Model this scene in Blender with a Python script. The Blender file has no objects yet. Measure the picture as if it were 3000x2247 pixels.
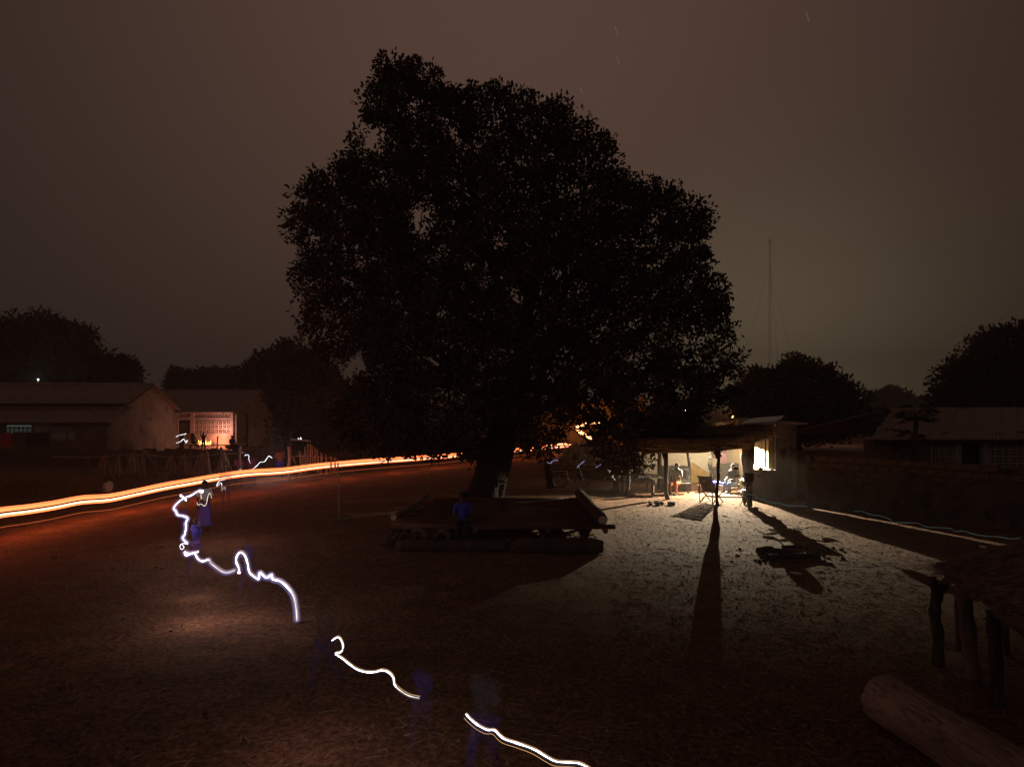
import bpy, bmesh, math, random
import numpy as np
from mathutils import Vector, Matrix, Euler
random.seed(7); rng = np.random.default_rng(7)
S = bpy.context.scene
COL = S.collection
PI = math.pi

# ------------------------------------------------------------ camera
HC, FPX, HY = 3.3, 2000.0, 1205.0        # camera height, focal length and horizon row of the 3000 px wide photograph
cd = bpy.data.cameras.new('camera'); cam = bpy.data.objects.new('camera', cd); COL.objects.link(cam)
cam.location = (0, 0, HC); cam.rotation_euler = (PI/2, 0, 0)
cd.sensor_width = 36; cd.lens = 24.0; cd.shift_y = (HY-1123.5)/3000; cd.clip_end = 3000; cd.clip_start = 0.05
S.camera = cam

# ------------------------------------------------------------ night sky
def skydir(px, py):
    return Vector(((px-1500)/FPX, 1, (HY-py)/FPX)).normalized()
W = bpy.data.worlds.new('World'); S.world = W; W.use_nodes = True
nt = W.node_tree; nt.nodes.clear()
out = nt.nodes.new('ShaderNodeOutputWorld'); bg = nt.nodes.new('ShaderNodeBackground')
nt.links.new(bg.outputs[0], out.inputs[0]); bg.inputs[1].default_value = 1.0
tc = nt.nodes.new('ShaderNodeTexCoord')
def lobe(d, power, colr):
    vd = nt.nodes.new('ShaderNodeVectorMath'); vd.operation = 'DOT_PRODUCT'; vd.inputs[1].default_value = d
    nt.links.new(tc.outputs['Generated'], vd.inputs[0])
    mx = nt.nodes.new('ShaderNodeMath'); mx.operation = 'MAXIMUM'; mx.inputs[1].default_value = 0
    nt.links.new(vd.outputs['Value'], mx.inputs[0])
    pw = nt.nodes.new('ShaderNodeMath'); pw.operation = 'POWER'; pw.inputs[1].default_value = power
    nt.links.new(mx.outputs[0], pw.inputs[0])
    sc = nt.nodes.new('ShaderNodeVectorMath'); sc.operation = 'SCALE'; sc.inputs[0].default_value = colr
    nt.links.new(pw.outputs[0], sc.inputs['Scale']); return sc.outputs[0]
def add(a, b):
    n = nt.nodes.new('ShaderNodeVectorMath'); n.operation = 'ADD'
    nt.links.new(a, n.inputs[0]); nt.links.new(b, n.inputs[1]); return n.outputs[0]
base = nt.nodes.new('ShaderNodeRGB'); base.outputs[0].default_value = (.0185, .0120, .0098, 1)
acc = add(base.outputs[0], lobe(skydir(1480, -150), 6.5, (.071, .037, .027)))     # town glow on the dusty cloud deck
acc = add(acc, lobe(skydir(2250, 1180), 40, (.105, .090, .050)))               # yellowish lights beyond the village
acc = add(acc, lobe(skydir(1600, 1200), 4, (.017, .0125, .0085)))
nt.links.new(acc, bg.inputs[0])
sd = bpy.data.lights.new('warm_fill_sun', 'SUN'); sd.energy = .085; sd.angle = math.radians(25); sd.color = (1, .62, .5)  # added warm fill from behind the camera, no moon stands there
sun = bpy.data.objects.new('warm_fill_sun', sd); COL.objects.link(sun); sun.rotation_euler = (math.radians(64), 0, math.radians(-28))

S.view_settings.view_transform = 'Standard'; S.view_settings.look = 'None'
S.view_settings.exposure = 0; S.view_settings.gamma = 1; S.view_settings.use_curve_mapping = False
S.render.engine = 'CYCLES'
cy = S.cycles
cy.max_bounces = 5; cy.diffuse_bounces = 3; cy.glossy_bounces = 2; cy.transmission_bounces = 3; cy.volume_bounces = 0
cy.transparent_max_bounces = 16; cy.caustics_reflective = False; cy.caustics_refractive = False
cy.sample_clamp_indirect = 4; cy.use_denoising = True

# ------------------------------------------------------------ helpers
def P(px, py, Y): return Vector(((px-1500)/FPX*Y, Y, HC-(py-HY)/FPX*Y))
def G(px, py, z=0.0):
    Y = (HC-z)*FPX/(py-HY); return Vector(((px-1500)/FPX*Y, Y, z))

def mat(name, c1, c2=None, scale=4, rough=.9, bump=.3, metal=0, detail=5, dist=.02, stretch=(1, 1, 1), spots=None, spec=.3):
    m = bpy.data.materials.new(name); m.use_nodes = True; t = m.node_tree; b = t.nodes['Principled BSDF']
    b.inputs['Roughness'].default_value = rough; b.inputs['Metallic'].default_value = metal
    b.inputs['Specular IOR Level'].default_value = spec
    if c2 is None: c2 = tuple(x*.6 for x in c1)
    co = t.nodes.new('ShaderNodeTexCoord'); mp = t.nodes.new('ShaderNodeMapping'); mp.inputs['Scale'].default_value = stretch
    t.links.new(co.outputs['Object'], mp.inputs[0])
    n = t.nodes.new('ShaderNodeTexNoise'); n.inputs['Scale'].default_value = scale; n.inputs['Detail'].default_value = detail
    n.inputs['Roughness'].default_value = .65
    t.links.new(mp.outputs[0], n.inputs['Vector'])
    r = t.nodes.new('ShaderNodeValToRGB'); r.color_ramp.elements[0].position = .35; r.color_ramp.elements[1].position = .65
    r.color_ramp.elements[0].color = (*c2, 1); r.color_ramp.elements[1].color = (*c1, 1)
    t.links.new(n.outputs['Fac'], r.inputs[0]); colr = r.outputs[0]
    if spots:
        n2 = t.nodes.new('ShaderNodeTexNoise'); n2.inputs['Scale'].default_value = spots[1]; n2.inputs['Detail'].default_value = 3
        t.links.new(co.outputs['Object'], n2.inputs['Vector'])
        r2 = t.nodes.new('ShaderNodeValToRGB'); r2.color_ramp.elements[0].position = spots[2]; r2.color_ramp.elements[1].position = spots[2]+.08
        mx = t.nodes.new('ShaderNodeMix'); mx.data_type = 'RGBA'; t.links.new(n2.outputs['Fac'], r2.inputs[0])
        t.links.new(r2.outputs[0], mx.inputs[0]); t.links.new(colr, mx.inputs[6]); mx.inputs[7].default_value = (*spots[0], 1); colr = mx.outputs[2]
    t.links.new(colr, b.inputs['Base Color'])
    if bump:
        bm_ = t.nodes.new('ShaderNodeBump'); bm_.inputs['Strength'].default_value = bump; bm_.inputs['Distance'].default_value = dist
        n3 = t.nodes.new('ShaderNodeTexNoise'); n3.inputs['Scale'].default_value = scale*5; n3.inputs['Detail'].default_value = 6
        t.links.new(mp.outputs[0], n3.inputs['Vector']); t.links.new(n3.outputs['Fac'], bm_.inputs['Height'])
        t.links.new(bm_.outputs[0], b.inputs['Normal'])
    return m
def emi(name, c, s):
    m = bpy.data.materials.new(name); m.use_nodes = True; t = m.node_tree; t.nodes.clear()
    o = t.nodes.new('ShaderNodeOutputMaterial'); e = t.nodes.new('ShaderNodeEmission')
    e.inputs[0].default_value = (*c, 1); e.inputs[1].default_value = s
    t.links.new(e.outputs[0], o.inputs[0]); return m
def ghost(m, name, amount):
    g = m.copy(); g.name = name; t = g.node_tree; b = t.nodes['Principled BSDF']
    b.inputs['Alpha'].default_value = amount
    return g

class MB:
    """collects shapes and links them as one mesh object"""
    def __init__(s): s.v = []; s.f = []
    def box(s, c, d, rz=0, rx=0, ry=0, j=0):
        R = Euler((rx, ry, rz)).to_matrix(); c = Vector(c); n = len(s.v)
        for x in (-.5, .5):
            for y in (-.5, .5):
                for z in (-.5, .5):
                    q = Vector((x*d[0], y*d[1], z*d[2]))
                    if j: q += Vector((random.uniform(-j, j), random.uniform(-j, j), random.uniform(-j, j)))
                    s.v.append(R@q+c)
        s.f += [tuple(n+i for i in q) for q in ((0,1,3,2),(4,6,7,5),(0,4,5,1),(2,3,7,6),(0,2,6,4),(1,5,7,3))]
        return s
    def tube(s, pts, r, n=8, cap=True, flat=1.0):
        pts = [Vector(p) for p in pts]
        if not hasattr(r, '__len__'): r = [r]*len(pts)
        b0 = len(s.v); up = Vector((0, 0, 1)); prev = None
        for i, p in enumerate(pts):
            t = (pts[min(i+1, len(pts)-1)]-pts[max(i-1, 0)])
            if t.length < 1e-6: t = Vector((0, 0, 1))
            t.normalize()
            if prev is None:
                a = t.cross(up)
                if a.length < .2: a = t.cross(Vector((1, 0, 0)))
            else:
                a = prev-t*prev.dot(t)
                if a.length < 1e-4: a = t.cross(up)
            a.normalize(); prev = a; bb = t.cross(a)
            for k in range(n):
                an = 2*PI*k/n
                s.v.append(p+(a*math.cos(an)+bb*math.sin(an)*flat)*r[i])
        m = len(pts)
        for i in range(m-1):
            for k in range(n):
                k2 = (k+1) % n
                s.f.append((b0+i*n+k, b0+i*n+k2, b0+(i+1)*n+k2, b0+(i+1)*n+k))
        if cap:
            s.f.append(tuple(b0+k for k in range(n))[::-1]); s.f.append(tuple(b0+(m-1)*n+k for k in range(n)))
        return s
    def poly(s, pts, off=None):
        """flat polygon; with off an extruded prism"""
        n = len(s.v); k = len(pts); s.v += [Vector(p) for p in pts]
        if off is None: s.f.append(tuple(range(n, n+k))); return s
        off = Vector(off); s.v += [Vector(p)+off for p in pts]
        s.f.append(tuple(range(n, n+k))); s.f.append(tuple(range(n+2*k-1, n+k-1, -1)))
        for i in range(k):
            j = (i+1) % k; s.f.append((n+i, n+k+i, n+k+j, n+j))
        return s
    def ball(s, c, r, sc=(1, 1, 1), nu=8, nv=6, j=0):
        b0 = len(s.v); c = Vector(c)
        for i in range(nv+1):
            th = PI*i/nv
            for k in range(nu):
                ph = 2*PI*k/nu; q = r*(1+random.uniform(-j, j))
                s.v.append(c+Vector((q*sc[0]*math.sin(th)*math.cos(ph), q*sc[1]*math.sin(th)*math.sin(ph), q*sc[2]*math.cos(th))))
        for i in range(nv):
            for k in range(nu):
                k2 = (k+1) % nu; s.f.append((b0+i*nu+k, b0+(i+1)*nu+k, b0+(i+1)*nu+k2, b0+i*nu+k2))
        return s
    def ring(s, c, R, r, axis='y', n=20, m=6, arc=1.0, a0=0):
        pts = []
        for i in range(n+1):
            a = a0+2*PI*arc*i/n
            if axis == 'y': pts.append(Vector(c)+Vector((R*math.cos(a), 0, R*math.sin(a))))
            elif axis == 'x': pts.append(Vector(c)+Vector((0, R*math.cos(a), R*math.sin(a))))
            else: pts.append(Vector(c)+Vector((R*math.cos(a), R*math.sin(a), 0)))
        return s.tube(pts, r, m, cap=arc < 1)
    def build(s, name, m, parent=None, loc=(0, 0, 0), smooth=False, rel=False):
        me = bpy.data.meshes.new(name)
        off = Vector(loc) if rel else Vector((0, 0, 0))
        me.from_pydata([v-off for v in s.v], [], s.f); me.validate(); me.materials.append(m)
        if smooth: me.shade_smooth()
        o = bpy.data.objects.new(name, me); COL.objects.link(o)
        if parent is not None: o.parent = parent; o.matrix_parent_inverse = Matrix()
        if rel: o.location = loc
        return o

def tag(o, label=None, cat=None, group=None, kind=None):
    if label: o['label'] = label
    if cat: o['category'] = cat
    if group: o['group'] = group
    if kind: o['kind'] = kind
    return o
def thing(name, label, cat, loc=(0, 0, 0), rz=0, group=None):
    o = bpy.data.objects.new(name, None); COL.objects.link(o); o.location = loc; o.rotation_euler = (0, 0, rz)
    o.empty_display_size = .2
    return tag(o, label, cat, group)
def inst(name, me, parent, loc, rot=(0, 0, 0), sc=(1, 1, 1)):
    o = bpy.data.objects.new(name, me); COL.objects.link(o); o.parent = parent
    o.location = loc; o.rotation_euler = rot; o.scale = sc; return o
def smooth_path(pts, sub=6):
    pts = [Vector(p) for p in pts]; o = []
    for i in range(len(pts)-1):
        p0 = pts[max(i-1, 0)]; p1 = pts[i]; p2 = pts[i+1]; p3 = pts[min(i+2, len(pts)-1)]
        for k in range(sub):
            t = k/sub
            o.append(.5*((2*p1)+(p2-p0)*t+(2*p0-5*p1+4*p2-p3)*t*t+(3*p1-p0-3*p2+p3)*t**3))
    o.append(pts[-1]); return o
def np_mesh(name, co, quads, m, parent=None, smooth=False):
    me = bpy.data.meshes.new(name)
    me.vertices.add(len(co)); me.vertices.foreach_set('co', co.astype(np.float32).ravel())
    nq = len(quads); me.loops.add(nq*4); me.loops.foreach_set('vertex_index', quads.astype(np.int32).ravel())
    me.polygons.add(nq); me.polygons.foreach_set('loop_start', np.arange(nq, dtype=np.int32)*4)
    me.update(calc_edges=True); me.materials.append(m)
    if smooth: me.shade_smooth()
    o = bpy.data.objects.new(name, me); COL.objects.link(o)
    if parent is not None: o.parent = parent
    return o

_lat = rng.random((256, 256))
def vnoise(x, y, s):
    x = np.asarray(x)*s+100.3; y = np.asarray(y)*s+57.7
    xi = np.floor(x).astype(int); yi = np.floor(y).astype(int); fx = x-xi; fy = y-yi
    fx = fx*fx*(3-2*fx); fy = fy*fy*(3-2*fy)
    a = _lat[xi & 255, yi & 255]; b = _lat[(xi+1) & 255, yi & 255]; c = _lat[xi & 255, (yi+1) & 255]; d = _lat[(xi+1) & 255, (yi+1) & 255]
    return (a*(1-fx)+b*fx)*(1-fy)+(c*(1-fx)+d*fx)*fy-.5

# ------------------------------------------------------------ materials
def ground_mat():
    m = bpy.data.materials.new('laterite_ground'); m.use_nodes = True; t = m.node_tree; b = t.nodes['Principled BSDF']
    b.inputs['Roughness'].default_value = .95; b.inputs['Specular IOR Level'].default_value = .15
    co = t.nodes.new('ShaderNodeTexCoord')
    def nz(s, d, r=.6):
        n = t.nodes.new('ShaderNodeTexNoise'); n.inputs['Scale'].default_value = s; n.inputs['Detail'].default_value = d; n.inputs['Roughness'].default_value = r
        t.links.new(co.outputs['Object'], n.inputs['Vector']); return n.outputs['Fac']
    def ramp(f, a, b_, pa=.35, pb=.65):
        r = t.nodes.new('ShaderNodeValToRGB'); r.color_ramp.elements[0].position = pa; r.color_ramp.elements[1].position = pb
        r.color_ramp.elements[0].color = (*a, 1); r.color_ramp.elements[1].color = (*b_, 1); t.links.new(f, r.inputs[0]); return r.outputs[0]
    big = ramp(nz(.25, 4), (.225, .112, .062), (.275, .165, .092))
    fine = ramp(nz(14, 8, .75), (.34, .31, .29), (1.2, 1.15, 1.1), .40, .60)
    mx = t.nodes.new('ShaderNodeMix'); mx.data_type = 'RGBA'; mx.blend_type = 'MULTIPLY'; mx.inputs[0].default_value = 1
    t.links.new(big, mx.inputs[6]); t.links.new(fine, mx.inputs[7])
    mid = ramp(nz(1.6, 5), (.72, .7, .68), (1.08, 1.05, 1.0))
    m2 = t.nodes.new('ShaderNodeMix'); m2.data_type = 'RGBA'; m2.blend_type = 'MULTIPLY'; m2.inputs[0].default_value = 1
    t.links.new(mx.outputs[2], m2.inputs[6]); t.links.new(mid, m2.inputs[7])
    t.links.new(m2.outputs[2], b.inputs['Base Color'])
    bp = t.nodes.new('ShaderNodeBump'); bp.inputs['Strength'].default_value = .8; bp.inputs['Distance'].default_value = .035
    t.links.new(nz(9, 8, .7), bp.inputs['Height'])
    bp2 = t.nodes.new('ShaderNodeBump'); bp2.inputs['Strength'].default_value = 1.0; bp2.inputs['Distance'].default_value = .02
    t.links.new(nz(27, 7, .75), bp2.inputs['Height']); t.links.new(bp.outputs[0], bp2.inputs['Normal'])
    t.links.new(bp2.outputs[0], b.inputs['Normal'])
    return m
M = dict(
    ground=ground_mat(),
    leaf=mat('leaf_dark', (.06, .052, .03), (.05, .036, .022), 3, .75, 0),
    leaf2=mat('leaf_dry', (.06, .065, .025), (.085, .05, .022), 3, .8, 0),
    leaf_far=mat('leaf_far', (.05, .055, .03), (.06, .05, .03), 2, .9, 0),
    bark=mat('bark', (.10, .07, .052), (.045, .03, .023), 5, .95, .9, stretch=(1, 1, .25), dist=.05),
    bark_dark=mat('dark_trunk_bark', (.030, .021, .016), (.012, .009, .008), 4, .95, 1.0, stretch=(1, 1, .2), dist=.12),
    wood=mat('weathered_wood', (.20, .15, .11), (.09, .065, .05), 6, .9, .6, stretch=(1, 1, .3)),
    wood_x=mat('weathered_pole', (.17, .085, .058), (.075, .038, .027), 5, .9, .6, stretch=(.15, 1, 1)),
    log=mat('split_log', (.40, .27, .21), (.18, .115, .085), 4, .9, 1.0, stretch=(1, .14, 1), dist=.04),
    peeled=mat('peeled_log', (.38, .26, .17), (.2, .13, .09), 5, .8, .4),
    cut=mat('cut_wood', (.62, .55, .45), (.45, .38, .3), 12, .8, .3),
    straw=mat('straw', (.42, .27, .21), (.10, .065, .05), 9, .95, .3),
    thatch=mat('thatch', (.15, .10, .065), (.06, .04, .028), 14, .95, .8, stretch=(1, .3, 1)),
    tin=mat('rusty_tin', (.46, .34, .29), (.30, .21, .175), 1.5, .65, .15, metal=.2),
    tin_pale=mat('grey_tin', (.42, .38, .34), (.26, .22, .19), 2, .55, .15, metal=.35),
    white=mat('limewashed_wall', (.30, .28, .26), (.21, .19, .17), 1.2, .9, .3, spots=((.16, .12, .09), .8, .6)),
    pinkwall=mat('pink_plaster', (.66, .52, .46), (.52, .38, .33), 2, .9, .2, spots=((.28, .17, .13), 1.3, .62)),
    mud=mat('mud_plaster', (.20, .12, .085), (.12, .075, .052), 2, .95, .6),
    mudwall=mat('dark_mud_render', (.12, .092, .075), (.065, .05, .041), 1.6, .95, .7, spots=((.05, .035, .027), 2.2, .58)),
    block=mat('mud_block', (.16, .105, .078), (.09, .06, .045), 3, .95, .8),
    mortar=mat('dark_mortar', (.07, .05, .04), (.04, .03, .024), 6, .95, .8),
    concrete=mat('stained_cement', (.22, .20, .175), (.11, .098, .085), 1.8, .9, .5, spots=((.07, .06, .055), 1.4, .58), stretch=(1, 1, .4)),
    darkcement=mat('dark_cement', (.10, .095, .09), (.06, .056, .052), 3, .85, .5),
    cream=mat('cream_plaster', (.62, .55, .42), (.48, .42, .32), 2.5, .9, .3, spots=((.32, .27, .2), 5, .63)),
    mud2=mat('clay_wash', (.36, .26, .13), (.26, .18, .09), 3, .9, .4, spots=((.12, .08, .05), 6, .66)),
    ochre=mat('ochre_plaster', (.50, .33, .10), (.38, .24, .07), 6, .9, .3),
    pinkcloth=mat('pink_paint', (.55, .24, .24), (.46, .17, .18), 4, .8, .1),
    greyplastic=mat('grey_tarp', (.34, .36, .33), (.22, .23, .2), 6, .6, .3),
    black=mat('black_plastic', (.012, .012, .013), (.02, .018, .017), 5, .35, 0, spec=.5),
    rubber=mat('rubber', (.02, .02, .02), (.03, .028, .026), 9, .85, .2),
    steel=mat('dull_steel', (.35, .35, .36), (.2, .18, .17), 8, .4, .05, metal=.8),
    seat=mat('brown_vinyl', (.18, .075, .03), (.12, .05, .025), 6, .5, .1),
    skin=mat('skin', (.085, .045, .028), (.07, .036, .022), 10, .6, 0),
    hair=mat('hair', (.012, .01, .009), (.02, .016, .014), 30, .95, .2),
    grass=mat('dry_grass', (.26, .18, .09), (.15, .1, .05), 4, .9, 0),
    twig=mat('dry_twig', (.42, .32, .23), (.22, .16, .11), 5, .9, .2),
    stone=mat('stone', (.24, .19, .15), (.13, .10, .08), 5, .9, .4),
    paper=mat('white_litter', (.75, .73, .70), (.55, .52, .48), 6, .8, .1),
    ember=emi('embers', (1, .22, .04), 9), flame=emi('flame', (1, .36, .07), 7),
    torch=emi('streak_light', (1, .97, .97), 9), torch_edge=emi('torch_edge', (1, .55, .22), .8),
    torch_far=emi('torch_far', (.95, .92, 1), 2.2), torch_warm=emi('torch_warm', (1, .82, .55), 1.6),
    teal=emi('teal_light', (.34, .44, .45), .10), lilac=emi('lilac_light', (.45, .42, .75), .45),
    headA=emi('headlamp_band', (1, .185, .055), 3.1), headB=emi('headlamp_core', (1, .62, .38), 2.6), headC=emi('headlamp_low', (1, .20, .05), .55),
    headFar=emi('headlamp_far', (1, .40, .14), 12),
    bulb=emi('lamp_glass', (1, .93, .8), 20), cyan_glow=emi('lit_window', (.55, .85, .75), .14),
    star=emi('star', (1, .8, .7), .2),
    solar=mat('solar_glass', (.05, .035, .04), (.035, .025, .03), 3, .12, 0, spec=.8),
)
for nm, col_, st_ in (('glow_out', (.50, .44, 1), 1.2), ('glow_in', (.72, .68, 1), 3.6)):  # self-lit volumes for the halo painted around the torch streaks
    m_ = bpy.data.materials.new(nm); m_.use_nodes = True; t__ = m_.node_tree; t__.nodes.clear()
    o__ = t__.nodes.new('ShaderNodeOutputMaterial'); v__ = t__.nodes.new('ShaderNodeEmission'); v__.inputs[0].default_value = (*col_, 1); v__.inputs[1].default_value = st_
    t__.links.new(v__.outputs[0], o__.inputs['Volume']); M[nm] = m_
def cloth(n, c, **k): return mat('cloth_'+n, c, tuple(x*.7 for x in c), 9, .9, .2, **k)
C = dict(white=cloth('white', (.75, .8, .78)), purple=cloth('purple', (.22, .15, .62)), blue=cloth('blue', (.07, .09, .62)), teal=cloth('teal', (.06, .22, .32)),
         jeans=cloth('jeans', (.20, .32, .62)), orange=cloth('orange', (.55, .16, .04)), grey=cloth('grey', (.3, .3, .3)), dark=cloth('dark', (.03, .028, .035)),
         lime=cloth('lime', (.35, .42, .14)), brown=cloth('brown', (.12, .06, .04)), red=cloth('red', (.5, .06, .05)), yellow=cloth('yellow', (.65, .45, .08)))
GC = {k: ghost(v, 'faint_'+k, .19) for k, v in C.items()}
GC['skin'] = ghost(M['skin'], 'faint_skin', .05); GC['hair'] = ghost(M['hair'], 'faint_hair', .04)
GC['dimpurple'] = ghost(C['purple'], 'veil_purple', .05); GC['dimteal'] = ghost(C['teal'], 'veil_teal', .035)
GC['faintblue'] = ghost(C['blue'], 'veil_blue', .085)

# ------------------------------------------------------------ ground
def gz(x, y):
    far = np.clip((np.hypot(x, y)-3)/8, .5, 1)
    h = .05*vnoise(x, y, .35)+.022*vnoise(x, y, 1.3)*far+.011*vnoise(x, y, 4.1)+.011*vnoise(x, y, 11.0)+.008*vnoise(x, y, 23.0)
    # wheel ruts of the track and the footpaths
    for o in (-.75, .75):
        c = -13.2+o+(np.clip(y, 14, 52)-17.6)*.32+np.maximum(y-34, 0)*.25
        h = h-.035*np.exp(-((x-c)/.22)**2)*(y > 8)
    return h
ang = np.concatenate([np.linspace(-PI, -.86, 24)[:-1], np.linspace(-.86, .86, 560), np.linspace(.86, PI, 24)[1:]])
rad = np.concatenate([[0.02], np.geomspace(.6, 3.0, 14)[:-1], np.geomspace(3.0, 45, 430), np.geomspace(46, 900, 36)])
A, R_ = np.meshgrid(ang, rad); X = R_*np.sin(A); Y = R_*np.cos(A)
Z = gz(X, Y)*np.clip(1-(R_-45)/30, 0, 1)
nc, nr = len(ang), len(rad)
idx = np.arange(nr*nc).reshape(nr, nc)
q = np.stack([idx[:-1, :-1], idx[:-1, 1:], idx[1:, 1:], idx[1:, :-1]], -1).reshape(-1, 4)
ground = np_mesh('ground', np.stack([X, Y, Z], -1).reshape(-1, 3), q, M['ground'], smooth=True); tag(ground, kind='structure')
def gh(x, y): return float(gz(np.array(x, dtype=float), np.array(y, dtype=float)))

# ------------------------------------------------------------ haze (one closed box)
def haze_box():
    m = bpy.data.materials.new('haze_air'); m.use_nodes = True; t = m.node_tree; t.nodes.clear()
    o = t.nodes.new('ShaderNodeOutputMaterial'); v = t.nodes.new('ShaderNodeVolumePrincipled')
    v.inputs['Color'].default_value = (.9, .84, .78, 1); v.inputs['Density'].default_value = .0016; v.inputs['Anisotropy'].default_value = .3
    t.links.new(v.outputs[0], o.inputs['Volume'])
    h = MB().box((0, 150, 29), (1100, 1100, 62)).build('haze', m); tag(h, kind='stuff')
haze_box()

# ------------------------------------------------------------ trees
def leaves(name, centers, radii, per, ln, m, parent, wid=.5, up=.2, kind='stuff'):
    n = len(centers)*per
    c = np.repeat(centers, per, 0); r = np.repeat(radii, per)[:, None]
    d = rng.normal(size=(n, 3)); d /= np.linalg.norm(d, axis=1)[:, None]
    pos = c+d*r*(rng.random((n, 1))**.45)*np.array([1, 1, .8])
    axis = d+rng.normal(size=(n, 3))*.6+np.array([0, 0, up]); axis /= np.linalg.norm(axis, axis=1)[:, None]
    side = np.cross(axis, rng.normal(size=(n, 3))); side /= np.linalg.norm(side, axis=1)[:, None]+1e-9
    nrm = np.cross(axis, side)
    L = ln*(.65+.6*rng.random((n, 1))); Wd = L*wid
    v = np.stack([pos, pos+axis*L*.3+side*Wd*.48+nrm*L*.06, pos+axis*L*.72+side*Wd*.4+nrm*L*.05, pos+axis*L,
                  pos+axis*L*.72-side*Wd*.4+nrm*L*.05, pos+axis*L*.3-side*Wd*.48+nrm*L*.06], 1).reshape(-1, 3)
    b = (np.arange(n)*6)[:, None]
    q = np.concatenate([b+np.array([0, 1, 2, 3]), b+np.array([0, 3, 4, 5])], 0)
    o = np_mesh(name, v, q, m, parent); o['kind'] = kind; return o

def in_poly(px, py, poly):
    ins = np.zeros(len(px), bool); n = len(poly); j = n-1
    for i in range(n):
        xi, yi = poly[i]; xj, yj = poly[j]
        c = ((yi > py) != (yj > py)) & (px < (xj-xi)*(py-yi)/((yj-yi) if yj != yi else 1e-9)+xi)
        ins ^= c; j = i
    return ins
def edge_dist(px, py, poly):
    d = np.full(len(px), 1e9); n = len(poly)
    for i in range(n):
        x1, y1 = poly[i]; x2, y2 = poly[(i+1) % n]; dx, dy = x2-x1, y2-y1
        t = np.clip(((px-x1)*dx+(py-y1)*dy)/(dx*dx+dy*dy+1e-9), 0, 1)
        d = np.minimum(d, np.hypot(px-x1-t*dx, py-y1-t*dy))
    return d
def crown_points(poly, Y0, n, depth=1.0, shell=.55, gap=None, zmin=1.0, inset=0):
    poly = np.array(poly, float); lo, hi = poly.min(0), poly.max(0); pts = []
    k = FPX/Y0
    while len(pts) < n:
        m = 4000; px = rng.uniform(lo[0], hi[0], m); py = rng.uniform(lo[1], hi[1], m)
        ok = in_poly(px, py, poly); px, py = px[ok], py[ok]
        d = edge_dist(px, py, poly)/k
        Rm = (hi[0]-lo[0])/k/2
        t = np.sqrt(np.maximum(d*(2*Rm-np.minimum(d, Rm)), .05))*depth*.9
        s = rng.uniform(-1, 1, len(px)); s = np.sign(s)*np.abs(s)**shell
        y = Y0+s*t
        x = (px-1500)/k; z = HC-(py-HY)/k
        g = vnoise(x+y*.7, z-y*.5, .75)+.5*vnoise(x, z, 1.7)
        keep = (z > zmin) & (g > -.31) & (d > inset*(.6+.8*rng.random(len(d))))
        # nearer / farther points shrink towards the crown axis so that the outline stays that of the photograph
        pts += [tuple(p) for p in np.stack([x*(y/Y0*.65+.35), y, (z-HC)*(y/Y0*.65+.35)+HC], -1)[keep]]
    return np.array(pts[:n])
def grow(base, fork, centers, r_base, nlimb_lim=1.6, twig=.012):
    """joins clump centres to the fork with tapering limbs: every centre hangs on the nearest already joined one"""
    order = np.argsort(np.linalg.norm(centers-fork, axis=1)); nodes = [np.array(fork)]; par = [-1]
    acc_d = [0.0]
    for i in order:
        c = centers[i]; a = np.array(nodes)
        w = np.linalg.norm(a-c, axis=1)+.22*np.array(acc_d)
        p = int(np.argmin(w)); nodes.append(c); par.append(p); acc_d.append(acc_d[p]+np.linalg.norm(a[p]-c))
    n = len(nodes); cnt = np.ones(n)
    for i in range(n-1, 0, -1): cnt[par[i]] += cnt[i]
    rad = twig*cnt**.47
    rad = np.minimum(rad, r_base*.62)
    mb = MB()
    for i in range(1, n):
        a, b = Vector(nodes[par[i]]), Vector(nodes[i]); mid = (a+b)/2+Vector(rng.normal(size=3)*.07*(b-a).length)+Vector((0, 0, .04*(b-a).length))
        ra = min(rad[par[i]], rad[i]*1.5)
        mb.tube([a, mid, b], [ra, (ra+rad[i])/2, rad[i]*.85], 5 if rad[i] < .05 else 8, cap=False)
    return mb
def tree(name, label, poly, Y0, n, per, ln, cr, trunk, r_base, leafm='leaf', depth=1.0, group=None, wid=.5, limbs=True, cat='tree', twig=.012, extra=None, zmin=1.0, shell=.55):
    base = Vector(trunk[0]); T = thing(name, label, cat, base, 0, group)
    tp = [Vector(p)-base for p in trunk]
    pts = smooth_path(tp, 4); k = len(pts)
    rr = [r_base*(1.0-.42*i/(k-1))*(1+.45*math.exp(-i*.7)) for i in range(k)]
    mb = MB().tube(pts, rr, 40 if n > 1000 else 12)
    for i, v in enumerate(mb.v):
        a = math.atan2(v.y, v.x); s = 1+.12*math.sin(a*5+v.z*1.2)+.11*abs(math.sin(a*4.5-v.z*.8))-.05+.05*math.sin(a*17+v.z)
        mb.v[i] = Vector((v.x*s if abs(v.x) < r_base*2 else v.x, v.y, v.z))
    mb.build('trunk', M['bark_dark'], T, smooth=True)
    c = crown_points(poly, Y0, n, depth, zmin=zmin, shell=shell, inset=.25*cr)
    rim = crown_points(poly, Y0, n//5, depth*.5, zmin=zmin, shell=shell); ncore = len(c); c = np.concatenate([c, rim])
    if extra is not None: c = np.concatenate([c, extra])
    c = c-np.array(base)
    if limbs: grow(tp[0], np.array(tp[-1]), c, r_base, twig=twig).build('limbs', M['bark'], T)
    cl = rng.uniform(.6, 1.35, len(c))*cr; cl[ncore:ncore+len(rim)] *= .5
    leaves('foliage', c, cl, per, ln, M[leafm], T, wid)
    return T

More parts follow.
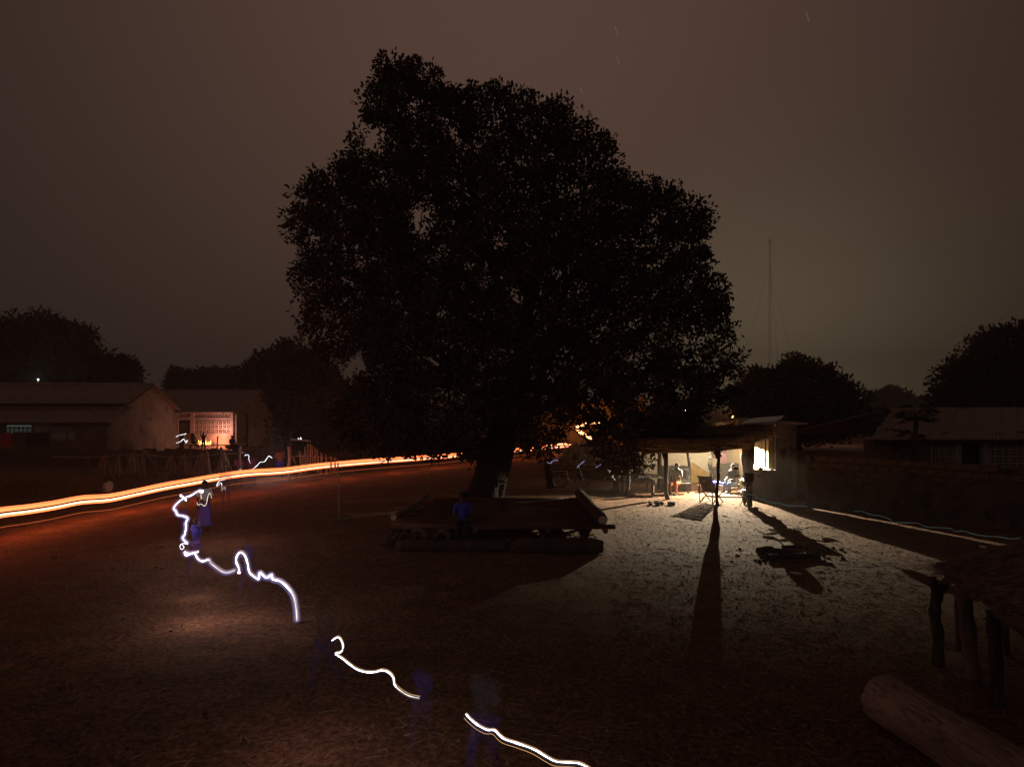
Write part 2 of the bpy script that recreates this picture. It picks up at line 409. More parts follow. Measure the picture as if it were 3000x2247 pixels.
big = [(838,700),(852,640),(880,560),(925,505),(985,490),(1000,440),(1035,390),(1060,330),(1075,280),(1095,230),(1110,185),(1160,165),(1205,152),(1255,180),(1290,230),(1315,268),(1360,262),(1425,250),(1500,262),(1560,275),(1610,290),(1680,320),(1725,335),(1735,390),(1800,408),(1808,450),(1812,495),(1880,515),(1930,535),(1990,560),(2060,600),(2085,630),(2060,700),(2085,770),(2110,830),(2130,900),(2150,980),(2185,1040),(2188,1100),(2165,1160),(2150,1200),(2080,1195),(2040,1240),(2010,1290),(1935,1275),(1912,1340),(1890,1392),(1835,1402),(1770,1375),(1735,1330),(1715,1262),(1675,1240),(1645,1290),(1610,1350),(1565,1365),(1530,1320),(1500,1250),(1440,1310),(1400,1350),(1340,1345),(1290,1350),(1220,1330),(1130,1340),(1060,1330),(1010,1300),(960,1230),(1000,1150),(1085,1080),(1060,1030),(1010,1055),(930,1040),(880,960),(900,880),(860,820),(895,740)]
TB = Vector((-1.05, 25.3, -.1))
tree('shade_tree', 'huge dark spreading shade tree standing behind the log platform', big, 25.5, 2300, 64, .16, .45,
     [TB, (-.85, 25.3, .8), (-.55, 25.4, 2.0), (-.15, 25.5, 3.2), (.3, 25.6, 4.6)], .62, depth=.62, zmin=.95)

# small tree standing left of the shade tree
tree('dry_leaved_tree', 'smaller dry leaved tree left of the huge shade tree behind the road',
     [(812,1130),(822,1070),(850,1020),(880,1030),(960,1070),(1010,1150),(1040,1230),(1060,1310),(1000,1340),(900,1330),(850,1300),(825,1260),(806,1200)],
     46, 330, 48, .34, .9, [(-15.2, 46, 0), (-15.0, 46, 1.6), (-14.4, 46, 3.0)], .3, 'leaf2', depth=.7, twig=.02)
G_L = 'trees behind the two left houses'
tree('mango_tree', 'tallest rounded tree behind the long left house', [(-160,1130),(-150,1000),(-60,960),(40,935),(70,918),(130,925),(180,945),(215,950),(270,980),(290,1010),(318,1060),(320,1140),(200,1180),(0,1180)],
     78, 480, 46, .48, 1.35, [(-53, 78, 0), (-53, 78, 2), (-52.5, 78, 4.5)], .6, 'leaf2', twig=.03, group=G_L)
tree('round_tree', 'lower round tree between the two left roofs and the tallest tree', [(300,1130),(310,1060),(350,1045),(385,1060),(408,1100),(410,1150),(320,1160)],
     80, 110, 40, .48, 1.2, [(-46, 80, 0), (-46, 80, 3)], .4, 'leaf2', twig=.03, group=G_L)
tree('scrub_tree', 'low thin scrubby tree at the left horizon above the second house', [(480,1130),(500,1095),(540,1085),(600,1090),(640,1082),(690,1078),(715,1100),(720,1150),(480,1150)],
     110, 130, 34, .6, 1.5, [(-48, 110, 0), (-48, 110, 3)], .3, 'leaf_far', twig=.03, group=G_L)
tree('spindly_tree', 'spindly bare topped little tree rising between the left roofs', [(500,1140),(495,1100),(505,1078),(522,1080),(520,1140)],
     100, 26, 26, .5, .8, [(-50, 100, 0), (-49.6, 100, 5), (-49.5, 100, 7)], .2, 'leaf_far', twig=.05, group=G_L)
tree('dense_tree', 'dense black tree behind the gable of the second left house', [(712,1150),(715,1075),(735,1058),(790,1030),(850,1000),(900,1010),(960,1080),(980,1200),(780,1220),(740,1190)],
     75, 260, 44, .5, 1.3, [(-23, 75, 0), (-23, 75, 3)], .5, 'leaf', twig=.03)
G_R = 'trees behind the shop and right house'
tree('domed_tree', 'broad domed mango tree behind the solar panel of the shop', [(2150,1200),(2165,1110),(2200,1085),(2260,1080),(2310,1062),(2360,1062),(2400,1068),(2440,1085),(2480,1110),(2512,1150),(2520,1200),(2500,1260),(2440,1300),(2300,1290),(2190,1260)],
     58, 560, 50, .36, .95, [(24, 58, 0), (24, 58, 2), (24, 58, 3.6)], .5, 'leaf', twig=.025, group=G_R)
tree('thin_crowned_tree', 'thin airy treetop poking above the broad domed tree', [(2290,1110),(2300,1060),(2300,1035),(2320,1025),(2340,1035),(2352,1058),(2385,1060),(2395,1110)],
     85, 50, 26, .4, .7, [(35, 85, 0), (35.2, 85, 5), (35.3, 85, 7)], .2, 'leaf_far', twig=.03, group=G_R)
tree('edge_tree', 'large dark tree rising over the right house at the right edge', [(2720,1200),(2722,1145),(2760,1120),(2770,1075),(2810,1040),(2850,1015),(2870,985),(2930,960),(3000,955),(3100,940),(3200,1000),(3250,1200),(3000,1260),(2740,1250)],
     56, 560, 50, .36, 1.05, [(40, 56, 0), (40, 56, 2), (39.5, 56, 4)], .55, 'leaf', twig=.025, group=G_R)
tree('bent_tree', 'slim pale tree with bent stems right of the domed tree', [(2515,1230),(2512,1160),(2530,1150),(2560,1150),(2565,1170),(2550,1235)],
     100, 24, 24, .42, .7, [(52, 100, 0), (52.4, 100, 3), (52.1, 100, 4.3)], .2, 'leaf_far', twig=.05, group=G_R)
tree('misty_tree', 'pale misty tree farthest off at the right horizon', [(2540,1200),(2550,1155),(2590,1142),(2640,1145),(2660,1165),(2720,1170),(2740,1205)],
     215, 120, 30, 1.3, 2.6, [(120, 215, 0), (120, 215, 3)], .6, 'leaf_far', twig=.05, group=G_R)
tree('garden_tree', 'low leafy bush tree left of the right house roof', [(2520,1262),(2528,1215),(2560,1203),(2600,1210),(2612,1240),(2580,1265)],
     42, 60, 40, .26, .5, [(22.3, 42, 0), (22.4, 42, 2)], .12, 'leaf', twig=.02, group=G_R)
far = MB()
fc = np.stack([rng.uniform(-260, 300, 900), rng.uniform(230, 300, 900), np.abs(rng.normal(0, 3.2, 900))+.5], -1)
fc[:, 2] = np.minimum(fc[:, 2], 6.5+2*vnoise(fc[:, 0], fc[:, 1]*0, .08)*2)
fw = leaves('distant_bushland', fc, np.full(900, 3.0), 26, 1.6, M['leaf_far'], None)

# papaya tree in front of the right house
def papaya():
    b = Vector((P(2672, 1345, 27).x, 27, 0)); T = thing('papaya_tree', 'papaya tree with umbrella crown in front of the right house roof', 'tree', b)
    top = P(2685, 1215, 27)-b
    MB().tube(smooth_path([(0, 0, 0), (.04, 0, 1.2), (.1, 0, 2.0), top]), [.1, .09, .08, .07]*4+[.06]*1 if False else .085, 9).build('trunk', M['bark'], T, smooth=True)
    for lay, (zz, n, Ls) in enumerate(((top.z+.1, 20, 1.0), (top.z-.12, 14, .8), (top.z-.85, 12, .85))):
        for k in range(n):
            a = 2*PI*k/n+lay*.4+random.uniform(-.2, .2); L = Ls*random.uniform(.6, 1.0); dz = random.uniform(-.3, .4)*L
            tip = Vector((math.cos(a)*L*.75+top.x, math.sin(a)*L*.75, zz+dz)); s = Vector((top.x, 0, zz-.05))
            lf = MB(); lf.tube([s, (s+tip)/2+Vector((0, 0, .06)), tip], .012, 4)
            for f in range(7):
                fa = a+(f-3)*.55; fl = .34*(1-abs(f-3)*.09)
                d = Vector((math.cos(fa), math.sin(fa), -.45)); sd_ = Vector((-math.sin(fa), math.cos(fa), 0))*.09
                lf.poly([tip, tip+d*fl*.5+sd_, tip+d*fl, tip+d*fl*.5-sd_])
            lf.build('leaf', M['leaf'], T)
papaya()

# ------------------------------------------------------------ roofs and houses
def corr_mesh(w, l, amp=.022, pitch=.11, sk=0):
    """one corrugated sheet, w across the waves (x), l along the slope (y)"""
    n = int(w/pitch*4); v = []; f = []
    for j in range(3):
        for i in range(n+1):
            v.append((w*i/n+sk*j/2, l*j/2, amp*math.sin(i*PI/2)))
    for j in range(2):
        for i in range(n): a = j*(n+1)+i; f.append((a, a+1, a+n+2, a+n+1))
    me = bpy.data.meshes.new('roof_sheet'); me.from_pydata(v, [], f); me.update(); return me
def sheet_roof(T, x0, x1, y0, z0, y1, z1, rows=2, w=.9, m='tin', pitch=.16, skew=0, name='roof_sheet', amp=.03):
    """sheets from the eave (y0,z0) to the ridge (y1,z1) over x0..x1"""
    sl = math.hypot(y1-y0, z1-z0); an = math.atan2(z1-z0, y1-y0); l = sl/rows+.12
    me = corr_mesh(w+.05, l, amp, pitch, skew/rows); me.materials.append(M[m]); n = max(1, int(round((x1-x0)/w)))
    for r in range(rows):
        for i in range(n):
            t = r/rows
            sk = skew*t
            inst(name, me, T, (x0+(x1-x0)*i/n+sk, y0+(y1-y0)*t+random.uniform(-.03, .03), z0+(z1-z0)*t+.035*(rows-r)+random.uniform(0, .012)), (an+random.uniform(-.006, .006), 0, 0))

def breeze_block(s, diamond=False, t=.1):
    m = MB(); b = s*.15
    for k in (-1, 1):
        m.box((k*(s/2-b/2), 0, 0), (b, t, s)); m.box((0, 0, k*(s/2-b/2)), (s-2*b, t, b))
    if diamond:
        for k in (-1, 1): m.box((k*s*.19, 0, -s*.02), (s*.11, t*.8, s*.68), 0, 0, k*.55)
    else:
        for k in (-1, 1):
            m.box((k*s*.24, 0, 0), (s*.24, t*.8, s*.1)); m.box((0, 0, k*s*.24), (s*.1, t*.8, s*.24))
        m.box((0, 0, 0), (s*.22, t*.8, s*.22), 0, 0, PI/4)
    me = bpy.data.meshes.new('breeze_block'); me.from_pydata(m.v, [], m.f); me.update(); return me

# --- house A (long house, far left)
hA = thing('long_house', 'long low house with stepped tin roof and whitewashed gable at far left', 'house', (-29.4, 50, 0))
ox, oy = -29.4, 50
def LA(x, y, z): return (x-ox, y-oy, z)
g = [LA(-29.4, 50, 0), LA(-29.4, 60, 0), LA(-29.4, 60, 3.1), LA(-29.4, 55.2, 5.3), LA(-29.4, 52, 3.75), LA(-29.4, 50.1, 2.5)]
MB().poly(g, (-.3, 0, 0)).build('gable_wall', M['white'], hA)
mb = MB()
mb.box(LA(-45, 51.9, 1.85), (31, .25, 3.7))
mb.build('wall', M['mud'], hA)
mb = MB(); mb.box(LA(-30.9, 50.2, 1.2), (2.6, .22, 2.4)).box(LA(-35.2, 50.2, .78), (6.0, .22, 1.56)).box(LA(-37.9, 50.2, 1.2), (.7, .22, 2.4)).box(LA(-46, 50.2, .55), (15.4, .22, 1.1))
mb.build('porch_wall', M['mud'], hA)
MB().box(LA(-34.6, 50.2, 1.96), (1.15, .1, .78)).build('white_panel', M['white'], hA)
MB().box(LA(-33.9, 50.2, 1.96), (.25, .22, .8)).box(LA(-35.2, 50.2, 1.96), (.1, .22, .8)).build('mullion', M['mud'], hA)
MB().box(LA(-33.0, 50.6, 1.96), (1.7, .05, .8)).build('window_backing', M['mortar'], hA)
bk = breeze_block(.3); bk.materials.append(M['white'])
for i in range(5):
    for j in range(2): inst('breeze_block', bk, hA, LA(-33.62+.31*i, 50.15, 1.74+.31*j))
bk2 = breeze_block(.3); bk2.materials.append(M['mud'])
for i in range(7):
    for j in range(2): inst('breeze_block', bk2, hA, LA(-37.35+.32*i, 50.15, 1.74+.32*j))
MB().box(LA(-36.4, 50.7, 1.9), (2.2, .04, .7)).build('lit_window', M['cyan_glow'], hA)
sheet_roof(hA, LA(-62, 0, 0)[0], .45, 51.6-oy, 3.82, 55.2-oy, 5.42, rows=2, w=1.15, pitch=.19)
sheet_roof(hA, LA(-62, 0, 0)[0], .35, 49.6-oy, 2.45, 52.2-oy, 3.58, rows=1, w=1.15, pitch=.19)
mb = MB().poly([LA(-62, 55.2, 5.44), LA(-28.9, 55.2, 5.44), LA(-28.9, 60.5, 2.95), LA(-62, 60.5, 2.95)], (0, 0, .03)); mb.build('back_roof', M['tin'], hA)
MB().tube([LA(-62, 55.2, 5.52), LA(-28.85, 55.2, 5.52)], .09, 6).build('ridge_cap', M['tin'], hA)
mb = MB().tube([LA(-28.95, 51.4, 3.75), LA(-28.95, 55.2, 5.42)], .07, 4).tube([LA(-28.95, 55.2, 5.42), LA(-28.95, 60.4, 2.9)], .07, 4); mb.build('barge_board', M['wood'], hA)
# laundry line in front
ll = thing('clothes_line', 'washing line with hanging clothes in front of the long left house', 'clothes line', (-30, 46, 0))
mb = MB().tube([(x, 0, 1.95-.12*math.sin((x+16)/16*PI)) for x in np.linspace(-16, 0, 18)], .012, 4); mb.build('line', M['wood'], ll)
for k, (x0, w, h, cm) in enumerate(((-4.4, 1.3, .95, C['red']), (-5.9, 1.2, 1.0, C['dark']), (-7.3, 1.1, 1.9, C['lime']), (-9, 1.2, .8, C['grey']), (-.2, 1.6, .5, C['grey']), (-3.2, 1, .7, C['brown']), (-2.0, 1.5, .9, C['dark']))):
    v = []; f = []; n = 10
    for j in range(5):
        for i in range(n+1):
            u = i/n; v.append(Vector((x0-w/2+w*u, .05*math.sin(u*14+k)*(j+1)/3, 1.87-h*j/4*(1+.08*math.sin(u*9+k)))))
    for j in range(4):
        for i in range(n): a = j*(n+1)+i; f.append((a, a+1, a+n+2, a+n+1))
    m_ = MB(); m_.v = v; m_.f = f; m_.build('garment', cm, ll, smooth=True)
for x in (-16, 0):
    MB().tube([(x, 0, 0), (x, 0, 2.1)], .05, 6).build('post', M['wood'], ll)

# --- house B with the fire-lit perforated wall
hB = thing('gabled_house', 'tin roofed house with pink perforated block wall lit by the cooking fire', 'house', (-24.2, 60, 0))
def LB(x, y, z): return (x+24.2, y-60, z)
MB().poly([LB(-24.2, 60, 0), LB(-24.2, 69.2, 0), LB(-24.2, 69.2, 3.0), LB(-24.2, 64.8, 5.05), LB(-24.2, 60, 3.1)], (-.25, 0, 0)).build('gable_wall', M['white'], hB)
mb = MB()
mb.box(LB(-26.62, 60.0, .68), (4.3, .25, 1.36))         # parapet under the screen
mb.box(LB(-24.62, 60, 2.3), (.3, .25, 1.88)).box(LB(-28.05, 60, 1.95), (.36, .25, 2.58))
mb.box(LB(-26.3, 60, 2.63), (3.14, .24, .2)).box(LB(-26.3, 60, 3.17), (3.14, .24, .16)).box(LB(-28.75, 60, 2.66), (1.04, .24, .24)).box(LB(-28.75, 60, 3.17), (1.04, .24, .16)).box(LB(-29.42, 60, 1.6), (.3, .25, 3.26))
mb.build('wall', M['pinkwall'], hB)
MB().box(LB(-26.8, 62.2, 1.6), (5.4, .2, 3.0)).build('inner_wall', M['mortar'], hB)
b1 = breeze_block(.366); b1.materials.append(M['pinkwall'])
for i in range(9):
    for j in range(3):
        inst('breeze_block', b1, hB, LB(-27.72+.352*i+.02, 60, 1.55+.366*j), sc=(.965, 1, 1))
b2 = breeze_block(.3, True); b2.materials.append(M['pinkwall'])
for i in range(12): inst('breeze_block', b2, hB, LB(-27.74+.262*i, 60, 2.91), sc=(.873, 1, 1.2))
for i in range(4): inst('breeze_block', b2, hB, LB(-29.13+.262*i, 60, 2.93), sc=(.873, 1, 1.0))
d = MB().box(LB(-28.75, 60.05, 1.25), (1.0, .06, 2.4)).build('door', C['dark'], hB)
bd = breeze_block(.4); bd.materials.append(M['concrete'])
for i in range(2):
    for j in range(4): inst('door_panel', bd, d, LB(-28.98+.47*i, 60.0, .75+.45*j), sc=(1, .3, 1))
sheet_roof(hB, LB(-36, 0, 0)[0], .45, -.55, 3.16, 4.8, 5.18, rows=2, w=.98, pitch=.17)
MB().poly([LB(-36, 64.8, 5.2), LB(-23.7, 64.8, 5.2), LB(-23.7, 69.8, 2.85), LB(-36, 69.8, 2.85)], (0, 0, .03)).build('back_roof', M['tin'], hB)
MB().tube([LB(-36, 64.8, 5.27), LB(-23.7, 64.8, 5.27)], .08, 6).build('ridge_cap', M['tin'], hB)

# --- right house behind the block wall
hR = thing('tin_roof_house', 'low house under corrugated tin roof behind the block wall at right', 'house', (P(2535, 0, 30).x, 30, 0))
hx = P(2535, 0, 30).x
W0 = lambda px: P(px, 0, 30).x-hx
mb = MB().box((W0(2628), 0, 1.02), (W0(2720)-W0(2535), .3, 2.04)); mb.build('mud_wall', M['mud'], hR)
MB().box((W0(2614), -.18, 1.75), (.28, .06, .34)).build('window', M['mortar'], hR)
mb = MB()
for a, b, z0, z1 in ((2720, 2728, 0, 2.04), (2792, 2812, 0, 2.04), (2875, 2893, 0, 2.04), (3040, 3250, 0, 2.04), (2728, 2792, 0, .7), (2893, 3040, 0, .7), (2728, 2792, 1.93, 2.04), (2812, 2875, 1.93, 2.04), (2893, 3040, 1.93, 2.04)):
    mb.box(((W0(a)+W0(b))/2, 0, (z0+z1)/2), (W0(b)-W0(a), .26, z1-z0))
mb.build('wall', M['white'], hR)
MB().box((W0(2843), .3, .97), (W0(2875)-W0(2812), .1, 1.9)).build('door', M['black'], hR)
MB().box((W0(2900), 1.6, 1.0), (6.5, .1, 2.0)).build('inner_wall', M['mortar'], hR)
b3 = breeze_block(.31); b3.materials.append(M['white'])
for (a, n) in ((2728, 3), (2893, 7)):
    for i in range(n):
        for j in range(4): inst('breeze_block', b3, hR, (W0(a)+.16+.315*i, 0, .855+.307*j))
sheet_roof(hR, W0(2530), W0(3250), -.7, 1.98, 4.2, 3.42, rows=3, w=.8, m='tin', pitch=.13, skew=3.62)
MB().poly([(W0(2530)+3.6, 4.2, 3.45), (W0(3250), 4.2, 3.45), (W0(3250), 9, 2.0), (W0(2530), 9, 2.0)], (0, 0, .03)).build('back_roof', M['tin'], hR)
rs = [(2590, 1268, 'old tyre lying on the right roof edge near the mud wall'), (2628, 1268, 'small stone weight beside the papaya on the right roof'), (2763, 1275, 'dark bundle weighting the roof above the perforated wall'),
      (2930, 1279, 'round stone on the roof eave above the second screen'), (2985, 1274, 'flat dark block on the roof at the right edge'), (2590, 1208, 'topmost dark block on the left slope of the right roof'), (2580, 1220, 'middle dark block on the left roof slope of the right house'), (2574, 1236, 'lowest of three blocks stepping down the left roof slope')]
for px, py, lb in rs:
    zf = (py-1197)/(1288-1197); Yy = 34.0-4.4*zf; p = P(px, py, Yy); p.z = 3.47-1.47*zf+.05
    o = MB().box((0, 0, 0), (.42, .34, .17), .1, .25, j=.05).ball((.12, 0, .06), .12, (1, 1, .6), j=.15).build('roof_weight', M['mortar'], None); o.location = p
    tag(o, lb, 'weight', 'weights on the right roof')

# ------------------------------------------------------------ right block wall
def block_wall():
    A0 = Vector((10.3, 23.6, 0)); D = Vector((3.65, -5, 0)).normalized(); L = 12.0
    T = thing('block_wall', 'eroded mud block wall running in front of the right house', 'wall', A0, math.atan2(D.y, D.x))
    MB().box((L/2, 0, .86), (L, .14, 1.72)).build('mortar_core', M['mortar'], T)
    bm_ = MB().box((0, 0, 0), (.43, .2, .2), j=.008); me = bpy.data.meshes.new('block'); me.from_pydata(bm_.v, [], bm_.f); me.update(); me.materials.append(M['block'])
    for r in range(4, 8):
        for i in range(int(L/.45)):
            if r == 7 and random.random() < .12: continue
            x = .22+.45*i+(.22 if r % 2 else 0)
            if x > L-.2: continue
            inst('block', me, T, (x, random.uniform(-.012, .012), .115+.225*r), (0, random.uniform(-.012, .012), random.uniform(-.02, .02)), (1, random.uniform(.95, 1.08), random.uniform(.96, 1.02)))
    pm = MB(); nn_ = 60
    tops = [1.30+.12*math.sin(i*.5)+random.uniform(-.05, .05)-.15*(i > 38) for i in range(nn_+1)]
    pm.poly([(0.02, -.125, 0)]+[(.02+(L-.02)*i/nn_, -.125, tops[i]) for i in range(nn_+1)]+[(L, -.125, 0)], (0, .03, 0))
    pm.build('plaster', M['mudwall'], T)
    for z in range(8): inst('end_block', me, T, (.0, 0, .115+.225*z), (0, 0, PI/2), (.48, .9, 1.125))
block_wall()

# ------------------------------------------------------------ shop and porch
LX, LY, LZ = 8.62, 28.3, 2.02            # where the porch lamp hangs
sh = thing('cement_store', 'stained cement store with tall side wall right of the lit porch', 'building', (9.87, 26, 0))
def LS(x, y, z): return (x-9.87, y-26, z)
mb = MB().box(LS(10.42, 26.05, 1.42), (.8, .2, 2.84)).box(LS(10.72, 29, 1.38), (.2, 5.6, 2.76)); mb.build('wall', M['concrete'], sh)
MB().box(LS(9.93, 28.95, 1.3), (.18, 5.5, 2.6)).build('inner_wall', M['mud2'], sh)
MB().box(LS(10.3, 28.9, 2.9), (1.6, 6.6, .06), 0, .02).build('roof', M['tin'], sh)
fr = MB().box(LS(9.83, 26.5, 1.66), (.05, .07, 1.05)).box(LS(9.83, 27.7, 1.66), (.05, .05, 1.05)); fr.build('window_frame', M['wood'], sh)
MB().ring(LS(9.82, 27.0, 1.95), .14, .012, 'x', 14, 4).tube([LS(9.82, 27.0, 1.85), LS(9.82, 27.25, 1.95)], .01, 4).build('wall_drawing', M['black'], sh)
# low front walls
def low_wall(name, label, x0, x1, y, h, m, th=.2):
    n = 14; v = MB(); T = thing(name, label, 'wall', ((x0+x1)/2, y, 0))
    top = [(x0-(x0+x1)/2+(x1-x0)*i/n, -th/2, h+random.uniform(-.025, .025)) for i in range(n+1)]
    v.poly([(x0-(x0+x1)/2, -th/2, 0)]+top+[(x1-(x0+x1)/2, -th/2, 0)], (0, th, 0))
    v.build('wall', M[m], T); return T
low_wall('low_wall', 'low grey cement wall under the bright window opening right of the pillar', 9.12, 10.0, 25.95, 1.09, 'concrete')
low_wall('low_wall', 'low dark wall left of the porch doorway behind the seated people', 6.15, 7.35, 28.1, 1.06, 'darkcement')
low_wall('counter_wall', 'dark counter wall behind the person in jeans', 8.95, 9.85, 29.7, 1.05, 'darkcement')
bw = thing('mural_wall', 'bright cream back wall of the porch painted ochre below', 'wall', (8, 31.4, 0))
MB().box((0, 0, 1.4), (4.4, .2, 2.8)).build('wall', M['cream'], bw)
xa, xb = P(2020, 0, 31.3).x-8, P(2092, 0, 31.3).x-8
MB().poly([(xa, -.104, 0), (xb, -.104, 0), (xb, -.104, P(0, 1392, 31.3).z), (xa, -.104, P(0, 1347, 31.3).z)], (0, -.004, 0)).build('ochre_dado', M['ochre'], bw)
MB().box(((xa+xb)/2, -.12, (P(0, 1392, 31.3).z+P(0, 1347, 31.3).z)/2), (math.hypot(xb-xa, .7), .03, .04), 0, 0, math.atan2(P(0, 1347, 31.3).z-P(0, 1392, 31.3).z, xb-xa)).build('hand_rail', M['paper'], bw)
MB().box((P(2130, 0, 31.2).x-8, -.12, 1.5), (.75, .03, 1.5)).build('pink_panel', M['pinkcloth'], bw)
mk = MB()
for k, (a, b) in enumerate(((-.24, .12), (.02, .3), (-.3, -.1))): mk.tube(smooth_path([(P(2130, 0, 31.2).x-8+a, -.14, 1.72-.2*k), (P(2130, 0, 31.2).x-8+(a+b)/2, -.14, 1.78-.2*k), (P(2130, 0, 31.2).x-8+b, -.14, 1.70-.22*k)], 4), .01, 4)
mk.build('painted_mark', M['paper'], bw)
MB().box((P(2152, 0, 31.2).x-8, -.13, 1.4), (.1, .06, 2.2)).build('door_frame', M['greyplastic'], bw)
MB().box((P(2170, 0, 31.2).x-8, -.12, 1.5), (.5, .03, 1.5)).build('grey_panel', M['greyplastic'], bw)
MB().box((P(2168, 0, 31.2).x-8, -.14, .95), (.5, .03, .35)).build('shelf_board', M['ochre'], bw)
MB().box((-1.55, -.13, 1.95), (1.3, .04, .5)).build('reed_band', M['grass'], bw)
# clay plinth where people sit
o = MB().ball((0, 0, 0), 1, (1.25, .8, .1), 18, 8, .03).build('clay_step', M['mud'], None, smooth=True); o.location = (8.75, 26.6, .03); tag(o, 'rounded pale clay step under the seated person in jeans', 'step')
# porch roof
pr = thing('porch', 'low brush roofed porch on crooked posts with a lamp beneath', 'porch', (7.6, 24, 0))
def edge_z(px):
    return float(np.interp(px, [1860, 1950, 2050, 2120, 2160, 2262], [2.02, 1.93, 1.89, 1.93, 2.0, 2.42]))
rb = MB(); n = 26; nv = 10
for j in range(nv+1):
    for i in range(n+1):
        px = 1868+(2262-1868)*i/n; t = j/nv; Yy = 24.1+7.6*t; x = (px-1500)/FPX*24.1*(1+.02*t)
        rb.v.append(Vector((x-7.6, Yy-24, edge_z(px)*(1-t)+(2.28)*t+random.uniform(-.02, .02))))
for j in range(nv+1):
    for i in range(n+1):
        v = rb.v[j*(n+1)+i]; rb.v.append(v+Vector((random.uniform(-.02, .02), 0, (.36 if 0 < j < nv else .30)+random.uniform(-.05, .05))))
Nn = (n+1)*(nv+1)
for j in range(nv):
    for i in range(n):
        a = j*(n+1)+i; rb.f.append((a, a+n+1, a+n+2, a+1)); rb.f.append((Nn+a, Nn+a+1, Nn+a+n+2, Nn+a+n+1))
for i in range(n): rb.f.append((i, i+1, Nn+i+1, Nn+i)); a = nv*(n+1)+i; rb.f.append((a+1, a, Nn+a, Nn+a+1))
for j in range(nv): a = j*(n+1); rb.f.append((a+n+1, a, Nn+a, Nn+a+n+1)); a += n; rb.f.append((a, a+n+1, Nn+a+n+1, Nn+a))
rb.build('brush_roof', M['thatch'], pr)
st = MB()
for k in range(900):
    px = random.uniform(1862, 2262); x = (px-1500)/FPX*24.1-7.6; z = edge_z(px)+random.uniform(-.03, .42); y = random.uniform(-.15, .3) if random.random() < .6 else random.uniform(0, 7.5)
    if y > .3: z = 2.5+random.uniform(-.02, .1)
    a = random.uniform(-.35, .35); L = random.uniform(.15, .7); dx = Vector((math.cos(a)*L, random.uniform(-.1, .1), math.sin(a)*L*.4))
    st.tube([Vector((x, y, z)), Vector((x, y, z))+dx], [.012, .004], 3, cap=False)
o = st.build('brush_sticks', M['twig'], pr); o['kind'] = 'stuff'
def crooked(T, pts, r, m='bark', name='post', n=9):
    pts = smooth_path(pts, 5); k = len(pts)
    rr = [r*(1+.12*math.sin(i*1.3)+.15*(i == 0)) for i in range(k)]
    return MB().tube(pts, rr, n).build(name, M[m], T, smooth=True)
def PL(px, py, Y, o): return P(px, py, Y)-Vector(o)
o_ = (7.6, 24, 0)
crooked(pr, [PL(1957, 1465, 25.6, o_), PL(1950, 1430, 25.6, o_), PL(1952, 1370, 25.6, o_), PL(1951, 1312, 25.6, o_)], .085)
crooked(pr, [PL(1951, 1345, 25.6, o_), PL(1940, 1318, 25.6, o_)], .08, name='post_fork')
crooked(pr, [PL(2103, 1484, 23.9, o_), PL(2099, 1450, 23.9, o_), PL(2104, 1400, 23.9, o_), PL(2104, 1370, 23.9, o_), PL(2107, 1330, 23.9, o_), PL(2107, 1308, 23.9, o_)], .056)
crooked(pr, [PL(2107, 1340, 23.9, o_), PL(2096, 1322, 23.9, o_)], .1, name='post_fork')
crooked(pr, [PL(2196, 1462, 26.1, o_), PL(2194, 1420, 26.1, o_), PL(2190, 1350, 26.1, o_), PL(2194, 1290, 26.1, o_)], .24)
crooked(pr, [PL(2018, 1441, 28.1, o_), PL(2015, 1400, 28.1, o_), PL(2021, 1370, 28.1, o_), PL(2013, 1318, 28.1, o_)], .07)
crooked(pr, [PL(1930, 1445, 29, o_), PL(1932, 1380, 29, o_), PL(1933, 1310, 29, o_)], .09)
MB().tube([PL(1880, 1322, 25, o_), PL(2050, 1322, 25, o_), PL(2200, 1305, 25, o_)], .07, 7).build('front_beam', M['wood'], pr)
sol = thing('solar_panel', 'tilted solar panel propped on the roof of the cement store', 'solar panel', (9.6, 26.3, 2.9))
c4 = [P(2162, 1247, 25.6), P(2275, 1239, 25.6), P(2302, 1221, 27.0), P(2207, 1229, 27.0)]
MB().poly([c-Vector((9.6, 26.3, 2.9)) for c in c4], (0, 0, .05)).build('panel', M['tin_pale'], sol)
MB().poly([(c-Vector((9.6, 26.3, 2.9)))*.96+Vector((0, 0, .06)) for c in c4]).build('glass', M['solar'], sol)
for k in (0, 1, 2, 3):
    c = c4[k]-Vector((9.6, 26.3, 2.9)); MB().tube([c, (c.x, c.y, c.z-.35)], .02, 5).build('leg', M['wood'], sol)
# porch lamp
lp = thing('porch_lamp', 'white lamp hanging under the porch roof, hidden behind the eave', 'lamp', (LX, LY, LZ))
MB().tube([(0, 0, .06), (0, 0, .3)], .008, 5).build('cord', M['black'], lp)
MB().ball((0, .05, .03), .03, nu=10, nv=8).build('bulb', M['bulb'], lp)
MB().tube([(0, 0, .11), (0, 0, -.0262)], [.05, .21], 20, cap=False).build('shade', M['steel'], lp)  # unseen cone, added to cut the beam short of the foreground
sp = bpy.data.lights.new('lamp_beam', 'SPOT'); sp.energy = 8800; sp.spot_size = math.radians(168); sp.spot_blend = .55; sp.color = (1, .885, .64); sp.shadow_soft_size = .0065
so = bpy.data.objects.new('lamp_beam', sp); COL.objects.link(so); so.parent = lp; so.location = (0, 0, 0); so.rotation_euler = (math.radians(84), 0, math.radians(180))
pl_ = bpy.data.lights.new('wall_fill', 'POINT'); pl_.energy = 170; pl_.color = (1, .84, .58); pl_.shadow_soft_size = .04  # added fill for the porch walls, set behind the bulb
po = bpy.data.objects.new('wall_fill', pl_); COL.objects.link(po); po.parent = lp; po.location = (-.2, 1.2, -.25)

